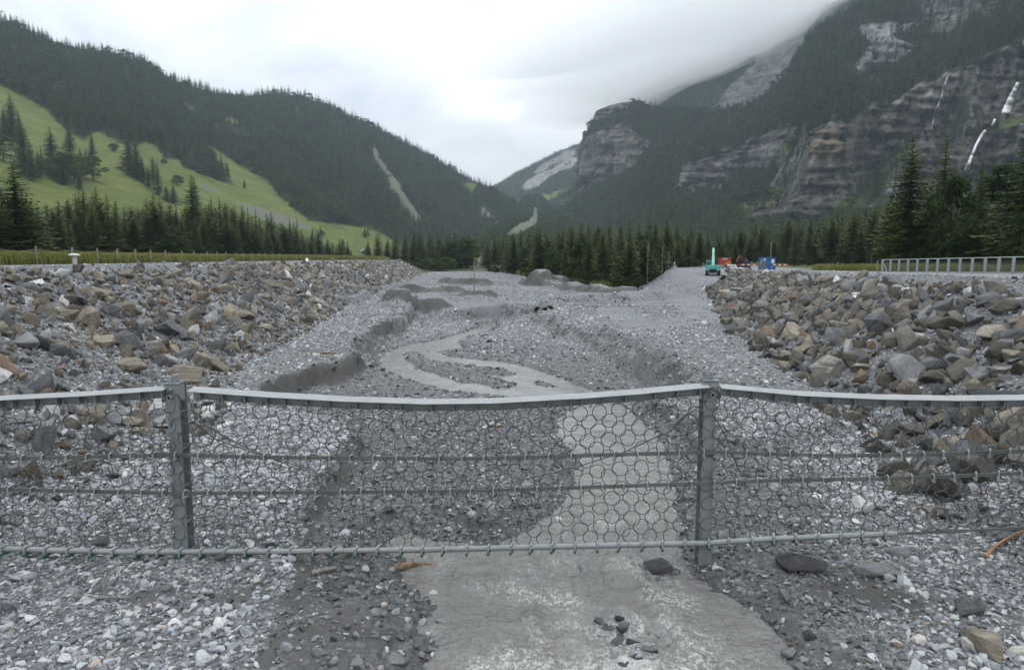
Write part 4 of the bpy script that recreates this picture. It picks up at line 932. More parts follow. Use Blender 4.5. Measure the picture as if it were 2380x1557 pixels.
y3 = rng.uniform(110, 330, 9000); x3 = np.interp(y3, [100, 117, 172, 340, 420], [26, 20.5, 7, -11, -14]) + rng.uniform(.5, 9, 9000)
y4 = rng.uniform(285, 340, 5000); x4 = toeL(y4) - rng.uniform(2, 16, 5000)
x = np.concatenate([x, x2, x3, x4]); y = np.concatenate([y, y2, y3, y4]); z, a = terrain(x, y, True); k = (a['grass'] > .45) & (a['track'] < .4); x, y, z = x[k], y[k], z[k]; m = len(x)
sc = rng.uniform(.7, 1.4, m) * np.clip(1 + (y - 60) / 260, 1, 2)
scatter('grass', np.stack([x, y, z], -1), np.stack([np.zeros(m), np.zeros(m), rng.uniform(0, 6.28, m)], -1), np.stack([sc * 1.3, sc * 1.3, sc * 1.5], -1), rng.integers(0, 3, m), LIB_TUFT)
# ------------------------------------------------------------------ ring net barrier across the river
NY = 13.0
def np_(px, py, y=NY): return Vector(at(px, py, y))
BAR = empty('ring_net_barrier', (0, NY, 0))
tag(BAR, 'grey steel debris barrier of ring nets on two posts across the stream', 'barrier')
BINV = Matrix.Translation((0, -NY, 0))
def bp_(mb, name, mat, smooth=False, parent=None):
    me = mb.mesh(name, smooth); me.transform(BINV)
    return link(name, me, parent or BAR, mat)
capL = lambda px: np.interp(px, [-200, 0, 200, 384], [936, 922, 912, 899])
capM = lambda px: np.interp(px, [446, 640, 800, 980, 1150, 1330, 1500, 1642], [901, 915, 924, 930, 928, 918, 905, 892])
capR = lambda px: np.interp(px, [1676, 1860, 2080, 2220, 2380, 2600], [894, 911, 921, 922, 920, 912])
SEG = [(capL, [-700, -520, -345, -170, 12, 204, 384]), (capM, [446, 642, 808, 982, 1150, 1328, 1500, 1642]), (capR, [1676, 1860, 2035, 2205, 2378, 2560, 2735, 2910])]
for fn, js in SEG:
    for a, b in zip(js[:-1], js[1:]):
        A, B_ = np_(a, fn(a) + 4), np_(b, fn(b) + 4)
        d = (B_ - A).normalized(); A2 = A - d * .03; B2 = B_ + d * .03; k = random.uniform(-.004, .004)
        m = MB(); tilt = Vector((0, 1, .10)).normalized(); n = d.cross(tilt).normalized()
        P = []
        for e in (A2, B2):
            for y_, z_ in ((-.17, 0), (.17, 0), (.17, .010), (-.17, .010), ): P.append(e + tilt * y_ + n * (z_ + k))
        m.add(P, [(0, 1, 2, 3), (7, 6, 5, 4), (0, 4, 5, 1), (1, 5, 6, 2), (2, 6, 7, 3), (3, 7, 4, 0)])
        cp_ = bp_(m, 'cap_plate', M['cap'])
        m = MB(); w = Vector((0, .05, 0)); hgt = .175
        m.add([A + w, B_ + w, B_ + w - Vector((0, 0, hgt)), A + w - Vector((0, 0, hgt))] + [A + w + Vector((0, .012, 0)), B_ + w + Vector((0, .012, 0)), B_ + w + Vector((0, .012, -hgt)), A + w + Vector((0, .012, -hgt))],
              [(0, 1, 2, 3), (7, 6, 5, 4), (0, 4, 5, 1), (1, 5, 6, 2), (2, 6, 7, 3), (3, 7, 4, 0)])
        L = (B_ - A).length; q = .18
        while q < L:
            c = A + d * q; m.box(c + Vector((0, -.02, -.10)), (.014, .13, .17)); q += .43
        m.bar(A + Vector((0, .03, -hgt)), B_ + Vector((0, .03, -hgt)), .06, .012)
        bp_(m, 'web_plate', M['galv'])
def post(px, ytop, ybot, lab, sgn):
    x = np_(px, 960, 13.06).x; zt = np_(px, ytop, 13.06).z; zb = np_(px, ybot, 13.06).z - .5
    m = MB(); h = zt - zb; zc = (zt + zb) / 2
    m.box((x, 13.075, zc), (.25, .026, h)); m.box((x, 13.385, zc), (.25, .026, h)); m.box((x, 13.23, zc), (.02, .284, h))
    for z in np.arange(zb + .8, zt, .75): m.box((x + sgn * .06, 13.23, z), (.10, .284, .012))
    p = bp_(m, 'post', M['galv'])
    m = MB(); m.box((x, 13.050, zt - .20), (.285, .022, .36)); m.box((x, 13.2, zt + .012), (.29, .36, .024)); m.box((x - .15, 13.14, zt - .17), (.016, .2, .32)); m.box((x + .15, 13.14, zt - .17), (.016, .2, .32))
    m.box((x - .05, 13.10, zt + .085), (.10, .03, .12)); m.box((x + .035, 13.17, zt + .10), (.05, .16, .15)); m.box((x - .06, 13.30, zt + .09), (.09, .03, .13)); m.tube([(x - .24, 13.2, zt + .06), (x + .30, 13.2, zt + .05)], .016, 7)
    bp_(m, 'head_bracket', M['galv'], parent=p)
    for dz, r_o, ln in ((-.10, .026, .13), (-.24, .048, .15)):
        m = MB(); o_ = []; n = 14
        for yy, rr in ((13.05, r_o), (13.05 - ln, r_o), (13.05 - ln, r_o * .68), (13.045, r_o * .68)):
            o_.append([(x + math.cos(6.283 * i / n) * rr, yy, zt + dz + math.sin(6.283 * i / n) * rr) for i in range(n)])
        V = sum(o_, []); Fc = [(k * n + i, k * n + (i + 1) % n, (k + 1) * n + (i + 1) % n, (k + 1) * n + i) for k in range(3) for i in range(n)] + [tuple(range(3 * n, 4 * n))]
        m.add(V, Fc); bp_(m, 'tube_socket', M['galv'], True, p)
    m = MB()
    for k in range(2):
        m.tube([(x + math.cos(t) * (.16 + .02 * k), 13.01 - .03 * math.sin(t), zt - .30 + math.sin(t) * (.15 + .015 * k)) for t in np.linspace(-.3, 3.5, 18)], .011, 6)
    bp_(m, 'rope_loop', M['rope'], True, p)
    for k, z in enumerate(np.arange(zt - .55, zb + 1.1, -.23)):
        m = MB(); xx = x + sgn * -.10 + random.uniform(-.01, .01); q = random.uniform(-.05, .05)
        m.tube([(xx - .03, 13.05, z), (xx - .02, 13.00, z + .03), (xx + .02, 12.985, z + .04), (xx + .05, 13.0, z - .02 + q), (xx + .05, 13.05, z - .04 + q)], .009, 6); m.tube([(xx + .05, 12.98, z - .035 + q), (xx - .03, 12.99, z - .02)], .011, 6)
        bp_(m, 'ring_clip', M['shackle'], True, p)
    return x, zt
post(403, 893, 1252, 'left', 1); post(1650, 886, 1335, 'right', -1)
c1 = lambda px: np.interp(px, [-200, 0, 390, 640, 1100, 1650, 1680, 1900, 2150, 2600], [1071, 1066, 1057, 1063, 1066, 1050, 1051, 1059, 1057, 1040])
c2 = lambda px: np.interp(px, [-200, 0, 405, 640, 1100, 1640, 1800, 2100, 2380, 2600], [1130, 1137, 1146, 1145, 1141, 1123, 1116, 1111, 1100, 1090])
pp = lambda px: np.interp(px, [-200, 0, 300, 700, 1000, 1300, 1640, 1800, 2085, 2380, 2600], [1270, 1275, 1283, 1281, 1277, 1270, 1262, 1252, 1240, 1226, 1212])
for fn in (c1, c2):
    m = MB(); xs = np.arange(-700, 2921, 40)
    for dz in (-.027, 0, .027):
        m.tube([np_(px, fn(px), 12.94) + Vector((0, random.uniform(-.004, .004), dz)) for px in xs], .0125, 7)
    bp_(m, 'support_ropes', M['rope'], True)
js = [-700, -460, -200, 55, 330, 575, 800, 1050, 1290, 1460, 1590, 1800, 1960, 2084]
for a, b in zip(js[:-1], js[1:]):
    m = MB(); m.tube([np_(px, pp(px), 12.93) for px in np.linspace(a, b - .8, 5)], .056, 16); m.tube([np_(b - 5, pp(b), 12.93), np_(b - .9, pp(b), 12.93)], .0575, 16)
    bp_(m, 'bottom_pipe', M['pipe'], True)
m = MB()
for dz in (-.02, .012): m.tube([np_(px, pp(px), 12.94) + Vector((0, 0, dz)) for px in np.linspace(2075, 2920, 16)], .014, 7)
bp_(m, 'bottom_rope', M['rope'], True)
# rings: one woven net to each bay
PITCH = 49.0
def nets(x0, x1, capf):
    V = []; Fc = []; NS, NM = 22, 6; r = np.random.default_rng(int(x0) + 900)
    a = np.linspace(0, 2 * np.pi, NS, endpoint=False); b = np.linspace(0, 2 * np.pi, NM, endpoint=False)
    rows = 14
    for k in range(rows):
        px = x0 + (PITCH / 2 if k % 2 else 0)
        while px < x1:
            sag = 5 * math.sin(k / (rows - 1) * math.pi) * r.normal(0, .4)
            top, bot = float(capf(px)) + 43, float(pp(px)) - 20
            f = k / (rows - 1); py = top + (bot - top) * f + sag + r.normal(0, 1.0); q = px + r.normal(0, 1.6) + 4 * math.sin(px * .02 + k * .4)
            c = np_(q, py, 13.0 + r.normal(0, .02)); Rr = .146 * r.uniform(.97, 1.03); ty = r.normal(0, .20); tx = r.normal(0, .16); ax = r.uniform(.93, 1.05)
            ca, sa = np.cos(a)[:, None], np.sin(a)[:, None]; rad = Rr + .0088 * np.cos(b)[None, :]
            X = ca * rad * ax; Z = sa * rad / ax; Y = np.broadcast_to(.0088 * np.sin(b)[None, :], X.shape) + np.sin(2 * a)[:, None] * .012
            Y = Y + X * ty + Z * tx
            o = len(V) * NS * NM; V.append(np.stack([X + c.x, Y + c.y, Z + c.z], -1).reshape(-1, 3))
            i = np.arange(NS)[:, None] * NM; j = np.arange(NM)[None, :]; i2 = ((np.arange(NS) + 1) % NS)[:, None] * NM; j2 = ((np.arange(NM) + 1) % NM)[None, :]
            Fc.append(np.stack([i + j, i2 + j, i2 + j2, i + j2], -1).reshape(-1, 4) + o); px += PITCH
    me = np_mesh('ring_net', np.concatenate(V), np.concatenate(Fc)); me.transform(BINV); link('ring_net', me, BAR, M['ring'])
nets(-690, 396, capL); nets(412, 1632, capM); nets(1650, 2910, capR)
# shackles
def shk(name, c, s, mat, pinmat, ang):
    rot = Euler((0, 0, ang)).to_matrix(); m = MB()
    pts = [(0, .05, -.055), (.004, .055, .0), (.006, .04, .042), (.006, .0, .060), (.004, -.042, .045), (0, -.056, 0), (0, -.052, -.055)]
    m.tube([c + rot @ (Vector(p) * s) for p in pts], .0145 * s, 7); o = bp_(m, name, mat, True)
    m = MB(); m.tube([c + rot @ (Vector((0, -.072, -.062)) * s), c + rot @ (Vector((0, .07, -.062)) * s)], .020 * s, 8); bp_(m, 'pin', pinmat, True, o)
for px in np.arange(-8, 2400, 51.0):
    for fn, ofs in ((c1, 10), (c2, 33)):
        q = px + ofs + random.uniform(-4, 4); shk('shackle', np_(q, fn(q), 12.94), 1.15, M['shackle'], M['shackle'], random.uniform(-.55, .1))
    q = px + 20 + random.uniform(-4, 4)
    if q < 2080: shk('pipe_shackle', np_(q, pp(q), 12.93), 1.42, M['shackle'], M['green'], random.uniform(-.45, .0))
    for fn, a, b in ((capL, -200, 380), (capM, 450, 1640), (capR, 1680, 2600)):
        q = px + 4 + random.uniform(-3, 3)
        if a < q < b:
            c = np_(q, fn(q) + 30, 12.98); m = MB(); m.tube([c + Vector((0, .03, .10)), c + Vector((0, 0, .05)), c + Vector((0, -.015, 0)), c + Vector((0, .02, -.03))], .011, 6); m.tube([c + Vector((-.01, -.03, .0)), c + Vector((.012, .02, .0))], .022, 7); bp_(m, 'hanger_bolt', M['shackle'], True)
def loop(px, py, rp, tr, y, tilt=.3, turn=1.0):
    c = np_(px, py, y); r = rp * y / F; m = MB()
    m.tube([c + Vector((math.cos(t) * r, math.sin(t) * r * tilt + .02 * t, math.sin(t) * r)) for t in np.linspace(.4, .4 + 6.283 * turn, 30)], tr, 9); bp_(m, 'brake_ring', M['brake'], True)
loop(469, 1014, 25, .024, 13.25, .4, 1.02); loop(512, 1052, 18, .02, 13.3, .6, .8); loop(1604, 985, 21, .022, 13.2, .5, 1.0); loop(1690, 1020, 16, .02, 13.3, .7, .8)
for px, py in ((2146, 1207), (2188, 1206), (2238, 1198)): loop(px, py, 25, .026, 12.95, .45, 1.03)
for pts in ([(415, 945, 13.05), (450, 985, 13.2), (480, 990, 13.3), (560, 1035, 14.2), (680, 1085, 15.2), (760, 1108, 16), (835, 1122, 16.8)], [(420, 960, 13.05), (500, 1020, 13.4), (600, 1055, 14.2), (700, 1085, 15)], [(1645, 930, 13.05), (1600, 962, 13.1), (1560, 1000, 13.6), (1450, 1050, 14.4), (1330, 1088, 15.2), (1190, 1120, 16.6)], [(1655, 960, 13.1), (1685, 1010, 13.3), (1700, 1050, 13.5), (1720, 1100, 14)]):
    m = MB(); m.tube([np_(*p) for p in pts], .013, 7); bp_(m, 'anchor_rope', M['rope'], True)
for a, b in (((476, 985), (512, 1005)), ((1560, 990), (1590, 965))):
    m = MB(); m.tube([np_(*a, 13.22), np_(*b, 13.28)], .036, 10); bp_(m, 'rope_sleeve', M['brake'], True)

# ------------------------------------------------------------------ fences along the embankments
def tz(x, y): return float(terrain(np.array([x * 1.0]), np.array([y * 1.0]))[0])
FN = empty('rope_fence', (-29, 40, tz(-29, 40))); tag(FN, 'long fence of grey wooden posts and two sagging ropes along the grass verge', 'fence')
fy = [24.5, 28.2, 32, 36, 40.0, 43.9, 48.2, 51.7, 55.0, 58.4, 61.6, 65]; 
while fy[-1] < 285: fy.append(fy[-1] + 3.9 + random.uniform(-.4, .4))
fp = []
for y in fy:
    x = -29 + (toeL(np.array(20.)) - toeL(np.array(max(20., y)))) * -.0 + np.interp(y, [24, 60, 120, 285], [0, -1.0, -6, -22.5]); x = float(min(x, toeL(np.array(y)) - WL - 4.9)); fp.append((x, y, tz(x, y)))
FI = Matrix.Translation(-FN.location)
def fpart(mb, root, name, mat, smooth=False):
    me = mb.mesh(name, smooth); me.transform(Matrix.Translation(-root.location)); return link(name, me, root, mat)
for x, y, z in fp:
    m = MB(); l = random.uniform(-.03, .03); m.tube([(x, y, z - .2), (x + l, y, z + 1.18)], [.075, .065], 8); fpart(m, FN, 'post', M['wood'], True)
for hz in (.98, .48):
    m = MB(); pts = []
    for (a, b) in zip(fp[:-1], fp[1:]):
        for t in (0, .25, .5, .75): pts.append(tuple(a[i] + (b[i] - a[i]) * t + (hz - .16 * math.sin(t * math.pi) if i == 2 else 0) for i in range(3)))
    m.tube(pts, .016, 5); fpart(m, FN, 'rail_rope', M['wood'], True)
GF = empty('guard_fence', (35, 50, tz(35, 50))); tag(GF, 'low grey metal guard fence with wide posts and wire mesh on the right bank', 'fence')
gy = [65.9 - 1.51 * i for i in range(22)]; gp = [(35.6 - .055 * i, y, tz(35.6 - .055 * i, y)) for i, y in enumerate(gy)]
zs_ = np.array([p[2] for p in gp]); zs_ = np.convolve(np.pad(zs_, 3, 'edge'), np.ones(7) / 7, 'valid'); gp = [(p[0], p[1], z) for p, z in zip(gp, zs_)]
for x, y, z in gp:
    m = MB(); m.box((x, y, z + .48), (.06, .2, 1.36)); m.box((x - .05, y - .09, z + .48), (.06, .02, 1.36)); m.box((x - .05, y + .09, z + .48), (.06, .02, 1.36)); fpart(m, GF, 'post', M['fence_post'])
m = MB(); m.tube([(x - .02, y, z + 1.17) for x, y, z in gp], .032, 8); fpart(m, GF, 'top_rail', M['fence_post'], True)
m = MB(); m.tube([(gp[0][0], gp[0][1], gp[0][2] + 1.0), (gp[0][0] - .1, gp[0][1] - 1.0, gp[0][2] + .02)], .03, 6); fpart(m, GF, 'brace', M['fence_post'], True)
for a, b in zip(gp[:-1], gp[1:]):
    m = MB(); a, b = Vector(a), Vector(b)
    for k in range(20):
        p = a + (b - a) * (k / 19); m.bar(p + Vector((.02, 0, .05)), p + Vector((.02, 0, .93)), .007, .007)
    for k in range(13): m.bar(a + Vector((.03, 0, .05 + k * .0735)), b + Vector((.03, 0, .05 + k * .0735)), .014, .014)
    fpart(m, GF, 'mesh_panel', M['rope'])
def single(name, mb, mat, label, cat, loc=(0, 0, 0), rz=0, smooth=False, group=None, bevel=0):
    o = mb.build(name, mat, None, smooth, bevel); o.location = loc; o.rotation_euler = (0, 0, rz); return tag(o, label, cat, group)
def gpos(px, d, dz=0):
    x = (px - CX) / F * (d * cp + .6); return Vector((x, d, tz(x, d) + dz))
def hit(px, py, y0=8, y1=300):
    """where the sight line through a pixel meets the ground"""
    ys = y0 * np.exp(np.linspace(0, math.log(y1 / y0), 4000)); b_ = ray(px, py); t = ys / b_[1]; X = b_[0] * t; Z = H + b_[2] * t
    g = terrain(X, ys); i = np.argmax(g > Z); return Vector((X[i], ys[i], g[i]))
m = MB(); m.tube([(0, 0, -.2), (.02, 0, 1.15)], [.07, .06], 8); single('marker_post', m, M['wood'], 'lone short wooden post beside the end of the grey guard fence', 'post', gpos(2033, 70), smooth=True)
m = MB(); m.tube([(0, 0, -.3), (.03, 0, 2.6), (0, 0, 5.0)], [.09, .08, .07], 8); p_ = hit(1102, 684); single('river_pole', m, M['wood'], 'tall thin pole standing in the middle of the gravel river bed', 'pole', p_, smooth=True)
m = MB(); m.tube([(0, 0, -.3), (0, 0, 5.9)], [.06, .04], 8); single('mast', m, M['fence_post'], 'thin grey mast standing behind the blue container', 'pole', gpos(1789, 152), smooth=True)
# white domed cover behind the rope fence
m = MB(); n = 18
rings_ = [(.0, .22), (.16, .21), (.32, .15), (.37, .09), (.35, .06), (.16, .05), (.14, -.6)]
V = [(math.cos(6.283 * i / n) * r, math.sin(6.283 * i / n) * r, z) for r, z in rings_ for i in range(n)]
m.add(V, [(k * n + i, k * n + (i + 1) % n, (k + 1) * n + (i + 1) % n, (k + 1) * n + i) for k in range(len(rings_) - 1) for i in range(n)]); single('vent_cover', m, paint('pale_cover', (.42, .43, .42)), 'pale mushroom shaped vent cover behind the rope fence', 'vent', gpos(186, 46.5, .52), smooth=True)

# ------------------------------------------------------------------ site machines and huts
teal = paint('teal_paint', (.06, .34, .31), .4, 0, .4, 1.5); rubber = paint('track_rubber', (.03, .029, .028), .8); glass_ = paint('dark_cab_glass', (.05, .06, .065), .08, 0, .1); black = paint('black_paint', (.018, .018, .02), .4); red = paint('red_paint', (.32, .025, .025), .45, 0, .4, 1.2); orange = paint('orange_paint', (.5, .22, .03), .5); blue = paint('blue_paint', (.01, .125, .36), .45, 0, .35, .8); white = paint('white_paint', (.72, .72, .71), .5); tealp = paint('pale_teal_paint', (.30, .55, .50), .4)
def excavator(loc, rz, body, boomm, label, grp, s=1.0, boom=None):
    r = empty('excavator', loc, rz); r.scale = (s, s, s); tag(r, label, 'excavator', grp)
    for sx in (-1, 1):
        m = MB(); pts = [(-1.9, .45), (-1.65, .12), (-1.3, 0), (1.3, 0), (1.65, .12), (1.9, .45), (1.65, .8), (1.3, .9), (-1.3, .9), (-1.65, .8)]
        V = [(sx * 1.15 - .3, y, z) for y, z in pts] + [(sx * 1.15 + .3, y, z) for y, z in pts]; n = len(pts)
        m.add(V, [tuple(range(n)), tuple(range(2 * n - 1, n - 1, -1))] + [(i, i + n, (i + 1) % n + n, (i + 1) % n) for i in range(n)])
        for k in range(12): m.box((sx * 1.15, -1.4 + k * .25, .91), (.62, .07, .05))
        for k in range(5): m.box((sx * 1.15, -1.92 + .02 * k, .25 + .12 * k), (.62, .05, .05))
        t = m.build('track', rubber, r)
    m = MB(); m.box((0, 0, .62), (1.5, 1.9, .55)); m.tube([(0, 0, .85), (0, 0, 1.12)], .75, 16); m.build('undercarriage', black, r)
    m = MB(); m.prism([(-1.38, 1.12), (1.38, 1.12), (1.42, 1.35), (1.42, 1.72), (1.30, 1.88), (-1.30, 1.88), (-1.42, 1.72), (-1.42, 1.35)], -2.1, -.9); m.build('counterweight', body, r, bevel=.06)
    m = MB(); m.box((.55, .1, 1.55), (1.6, 2.0, .8)); m.box((-.95, -.45, 1.5), (.8, 1.0, .75)); m.box((0, -.8, 1.92), (2.1, 1.2, .10)); m.build('engine_housing', body, r, bevel=.05)
    m = MB(); m.prism([(-1.38, 1.15), (-.42, 1.15), (-.42, 2.75), (-.5, 2.9), (-1.3, 2.9), (-1.38, 2.75)], -.25, 1.45); cb = m.build('cab', body, r, bevel=.04)
    for nm, bx in (('rear_window', ((-.9, -.262, 2.3), (.78, .02, .8))), ('side_window', ((-1.392, .6, 2.3), (.02, 1.3, .8))), ('front_window', ((-.9, 1.462, 2.15), (.78, .02, 1.2))), ('inner_window', ((-.408, .6, 2.35), (.02, 1.2, .7)))):
        m = MB(); m.box(*bx); m.build(nm, glass_, cb)
    bm_ = boom or [(0, .6, 1.7), (0, 1.5, 3.6), (0, 2.6, 5.1)]
    m = MB()
    for a, b, w0 in ((bm_[0], bm_[1], .55), (bm_[1], bm_[2], .42)): m.bar(a, b, w0, .6 if w0 > .5 else .45)
    m.build('boom', boomm, r, bevel=.03)
    m = MB(); e = Vector(bm_[2]); m.bar(e + Vector((0, .0, .25)), e + Vector((0, 1.6, -2.0)), .32, .4); m.build('dipper_arm', boomm, r, bevel=.03)
    m = MB(); m.tube([(.16, .9, 1.9), (.16, 1.9, 3.5)], .07, 7); m.tube([(-.16, .9, 1.9), (-.16, 1.9, 3.5)], .07, 7); m.tube([(0, 1.6, 4.1), e + Vector((0, .3, .35))], .06, 7); m.build('ram', black, r, True)
    q = e + Vector((0, 1.7, -2.2)); m = MB(); m.prism([(-.5, 0), (.5, 0), (.5, -.7), (.35, -.95), (-.35, -.95), (-.5, -.7)], 0, .7); b_ = m.build('bucket', black, r); b_.location = q
    return r
p_ = gpos(1656, 139); e_ = excavator(p_, -.27, teal, tealp, 'teal excavator seen from behind with raised boom on the gravel ramp', 'excavators at the work site')
m = MB(); m.box((1.55, -1.5, 1.75), (.35, .5, .8)); m.build('side_panel', orange, e_)
excavator(gpos(1728, 170, .1), 2.2, black, paint('dark_red_paint', (.16, .03, .025)), 'black excavator with dark red arm behind the white bags', 'excavators at the work site', .72, [(0, .6, 1.7), (0, 1.6, 3.3), (0, 2.5, 4.0)])
def text_mesh(body, size, name):
    cu = bpy.data.curves.new(name, 'FONT'); cu.body = body; cu.size = size; cu.extrude = .01; cu.align_x = 'CENTER'; o = bpy.data.objects.new(name, cu); COL.objects.link(o)
    dg = bpy.context.evaluated_depsgraph_get(); me = bpy.data.meshes.new_from_object(o.evaluated_get(dg)); bpy.data.objects.remove(o); me.transform(Matrix.Rotation(R(90), 4, 'X')); return me
rd = empty('red_machine_unit', gpos(1683, 172), -.12); tag(rd, 'red boxy crushing machine with white lettering beside the teal excavator', 'machine')
m = MB(); m.box((0, 0, 1.75), (2.7, 2.4, 1.7)); m.box((0, 0, 2.63), (2.78, 2.48, .08)); m.box((-1.0, -.2, .45), (.5, 1.8, .9)); m.build('body', red, rd, bevel=.03)
m = MB(); m.box((.55, -1.3, 1.2), (1.4, .3, .5)); m.bar((-.3, -1.4, .5), (.1, -1.4, 1.45), .15, .15); m.bar((.1, -1.4, 1.5), (1.3, -1.4, 1.6), .12, .15); m.build('discharge_frame', orange, rd)
m = MB(); m.box((.6, -.9, .55), (1.3, .8, .7)); m.build('chassis', black, rd); m = MB(); m.box((-.75, -1.5, .5), (.7, .5, 1.0)); m.build('side_cabinet', paint('grey_blue_paint', (.10, .17, .22)), rd)
tm = text_mesh('RESIC', .55, 'lettering'); o = link('lettering', tm, rd, white); o.location = (-.1, -1.215, 2.15)
bc = empty('container', gpos(1781, 147), .62); tag(bc, 'small blue site container with white notice and white emblem', 'container')
m = MB(); m.box((0, 0, 1.28), (2.5, 2.3, 2.5))
for sx in np.arange(-1.1, 1.15, .22): m.box((sx, -1.16, 1.28), (.10, .03, 2.3)); m.box((sx, 1.16, 1.28), (.10, .03, 2.3))
m.build('body', blue, bc)
m = MB()
for sx in (-1.25, 1.25):
    for sy in (-1.15, 1.15): m.box((sx, sy, 1.28), (.12, .12, 2.6))
for z in (.06, 2.55):
    for sy in (-1.15, 1.15): m.box((0, sy, z), (2.4, .13, .12))
    for sx in (-1.25, 1.25): m.box((sx, 0, z), (.13, 2.2, .12))
m.build('frame', paint('blue_frame_paint', (.012, .10, .30)), bc)
m = MB(); m.box((.25, -1.19, 1.75), (1.05, .02, .8)); m.build('notice', white, bc); m = MB(); m.box((.3, -1.19, 2.3), (.35, .02, .14)); m.build('red_label', red, bc)
m = MB(); m.box((-1.268, -.25, 2.2), (.02, .65, .16)); m.box((-1.268, -.30, 1.75), (.02, .24, .65)); m.box((-1.268, -.12, 1.75), (.02, .16, .2)); m.box((-1.268, -.05, 1.35), (.02, .55, .2)); m.build('emblem', white, bc)
def striped(px0, px1, d, z, lab):
    a, b = gpos(px0, d), gpos(px1, d); r = empty('road_barrier', (a + b) / 2); tag(r, lab, 'barrier', 'red and white barrier planks'); L = (b - a).length; n = 7
    for k in range(n): m = MB(); m.box((-L / 2 + L * (k + .5) / n, 0, z), (L / n, .05, .24)); m.build('white_stripe' if k % 2 else 'red_stripe', white if k % 2 else red, r)
    for sx in (-.42, .42): m = MB(); m.box((sx * L, .07, z / 2), (.08, .08, z + .1)); m.build('stand', M['fence_post'], r)
striped(1789, 1832, 143, 1.0, 'red and white striped barrier plank in front of the blue container'); striped(1716, 1762, 158, 1.0, 'red and white striped barrier plank behind the white bags')
bagm = paint('white_bag', (.62, .62, .60), .8, 0, .25)
SB = rockmesh(900, 2, 5, (1, .8, .6), .12); SB.materials.append(bagm)
for k in range(9):
    o = link('sandbag', SB); q = gpos(1689 + (k % 6) * 7.2 + (3 if k > 5 else 0), 153 + (k % 2) * .8, .35 + (.62 if k > 5 else 0)); o.location = q; o.rotation_euler = (0, 0, k * 1.3); o.scale = (.58, .5, .5)
    tag(o, f"white filled bag, {ordw(k % 6 + 1)} from the left in the {'upper' if k > 5 else 'lower'} row", 'sandbag', 'white bags at the work site')
st = rockmesh(905, 3, 12, (.75, .6, 1.5), .05); st.materials.append(M['brown']); o = link('standing_stone', st); o.location = gpos(1770, 142, .8); o.scale = (1.05, 1.0, 1.0); tag(o, 'tall pointed grey stone standing in front of the blue container', 'boulder')
# heap of uprooted stumps, three culvert pipes, two hay barns, lift pylon
m = MB(); rr = random.Random(5)
for k in range(46):
    a = rr.uniform(0, 6.28); c = Vector((rr.uniform(-2.6, 2.6), rr.uniform(-1, 1), rr.uniform(.1, 1.1))); d = Vector((math.cos(a), math.sin(a), rr.uniform(-.2, .8))) * rr.uniform(.5, 1.3)
    m.tube([c - d * .5, c + Vector((rr.uniform(-.1, .1),) * 3), c + d * .5], [.12, .09, .03], 5)
single('stump_heap', m, M['drift'], 'brown heap of uprooted stumps and roots beside the gravel mound', 'stump heap', gpos(1918, 155), smooth=True)
for k, (px, py) in enumerate(((1250, 724), (1267, 723), (1279, 721))):
    p_ = hit(px, py); m = MB(); n = 16; r_o = [.34, .25, .30][k]; V = []
    for yy, rr_ in ((5.0, r_o), (-.35, r_o), (-.35, r_o * .88), (5.0, r_o * .88)): V += [(math.cos(6.283 * i / n) * rr_, yy, math.sin(6.283 * i / n) * rr_) for i in range(n)]
    m.add(V, [(q * n + i, q * n + (i + 1) % n, (q + 1) * n + (i + 1) % n, (q + 1) * n + i) for q in range(3) for i in range(n)] + [tuple(range(3 * n, 4 * n))])
    single('culvert_pipe', m, M['dark'] if k else M['grey'], ['largest dark culvert pipe under the gravel track, with pale rim', 'small middle culvert pipe under the gravel track', 'right hand culvert pipe under the gravel track'][k], 'pipe', (p_.x, p_.y + .75, p_.z + r_o * .35), 0, True, 'culvert pipes under the gravel track')
def barn(loc, rz, s, label, roofm):
    r = empty('hay_barn', loc, rz); r.scale = (s, s, s); tag(r, label, 'barn')
    m = MB(); m.prism([(-4, 0), (4, 0), (4, 2.4), (0, 4.6), (-4, 2.4)], -3.5, 3.5)
    for k in range(8): m.box((0, -3.53, .3 + k * .28), (7.9, .06, .22))
    m.build('wall', M['darkwood'], r)
    for sx in (-1, 1):
        m = MB(); m.add([(0, -4.3, 4.75), (sx * 5.2, -4.3, 1.95), (sx * 5.2, 4.3, 1.95), (0, 4.3, 4.75), (0, -4.3, 4.95), (sx * 5.25, -4.3, 2.15), (sx * 5.25, 4.3, 2.15), (0, 4.3, 4.95)], [(0, 1, 2, 3), (4, 5, 6, 7), (0, 1, 5, 4), (1, 2, 6, 5), (2, 3, 7, 6), (3, 0, 4, 7)]); m.build('roof', roofm, r)
    m = MB(); m.box((0, -3.58, 1.2), (2.2, .1, 2.2)); m.build('door', M['bark'], r); m = MB(); m.box((0, 0, -.3), (8.2, 7.2, .6)); m.build('base', M['grey'], r)
q = onhill(848, 590); barn((q[0], q[1], q[2] - .5), .5, 1.45, 'weathered dark timber barn with grey roof below the hillside wood', M['wood'])
q = onhill(747, 545); barn((q[0], q[1], q[2]), .6, .95, 'dark timber barn with rusty roof high on the meadow edge', M['drift'])
q = at(2.0, 68.0, float(depthL(np.array([2.0]), np.array([68.0]))[0]) - 3); m = MB(); m.tube([(0, 0, -3), (0, 0, 33)], [.9, .6], 8); m.bar((-6, 0, 33), (7, 0, 33), 1.2, 1.0); m.box((5.5, 0, 31.5), (3, 1, 1.2)); m.box((-5.0, 0, 31.5), (3, 1, 1.2)); single('lift_pylon', m, M['fence_post'], 'faint grey cable lift pylon on the skyline of the hill', 'pylon', tuple(q))

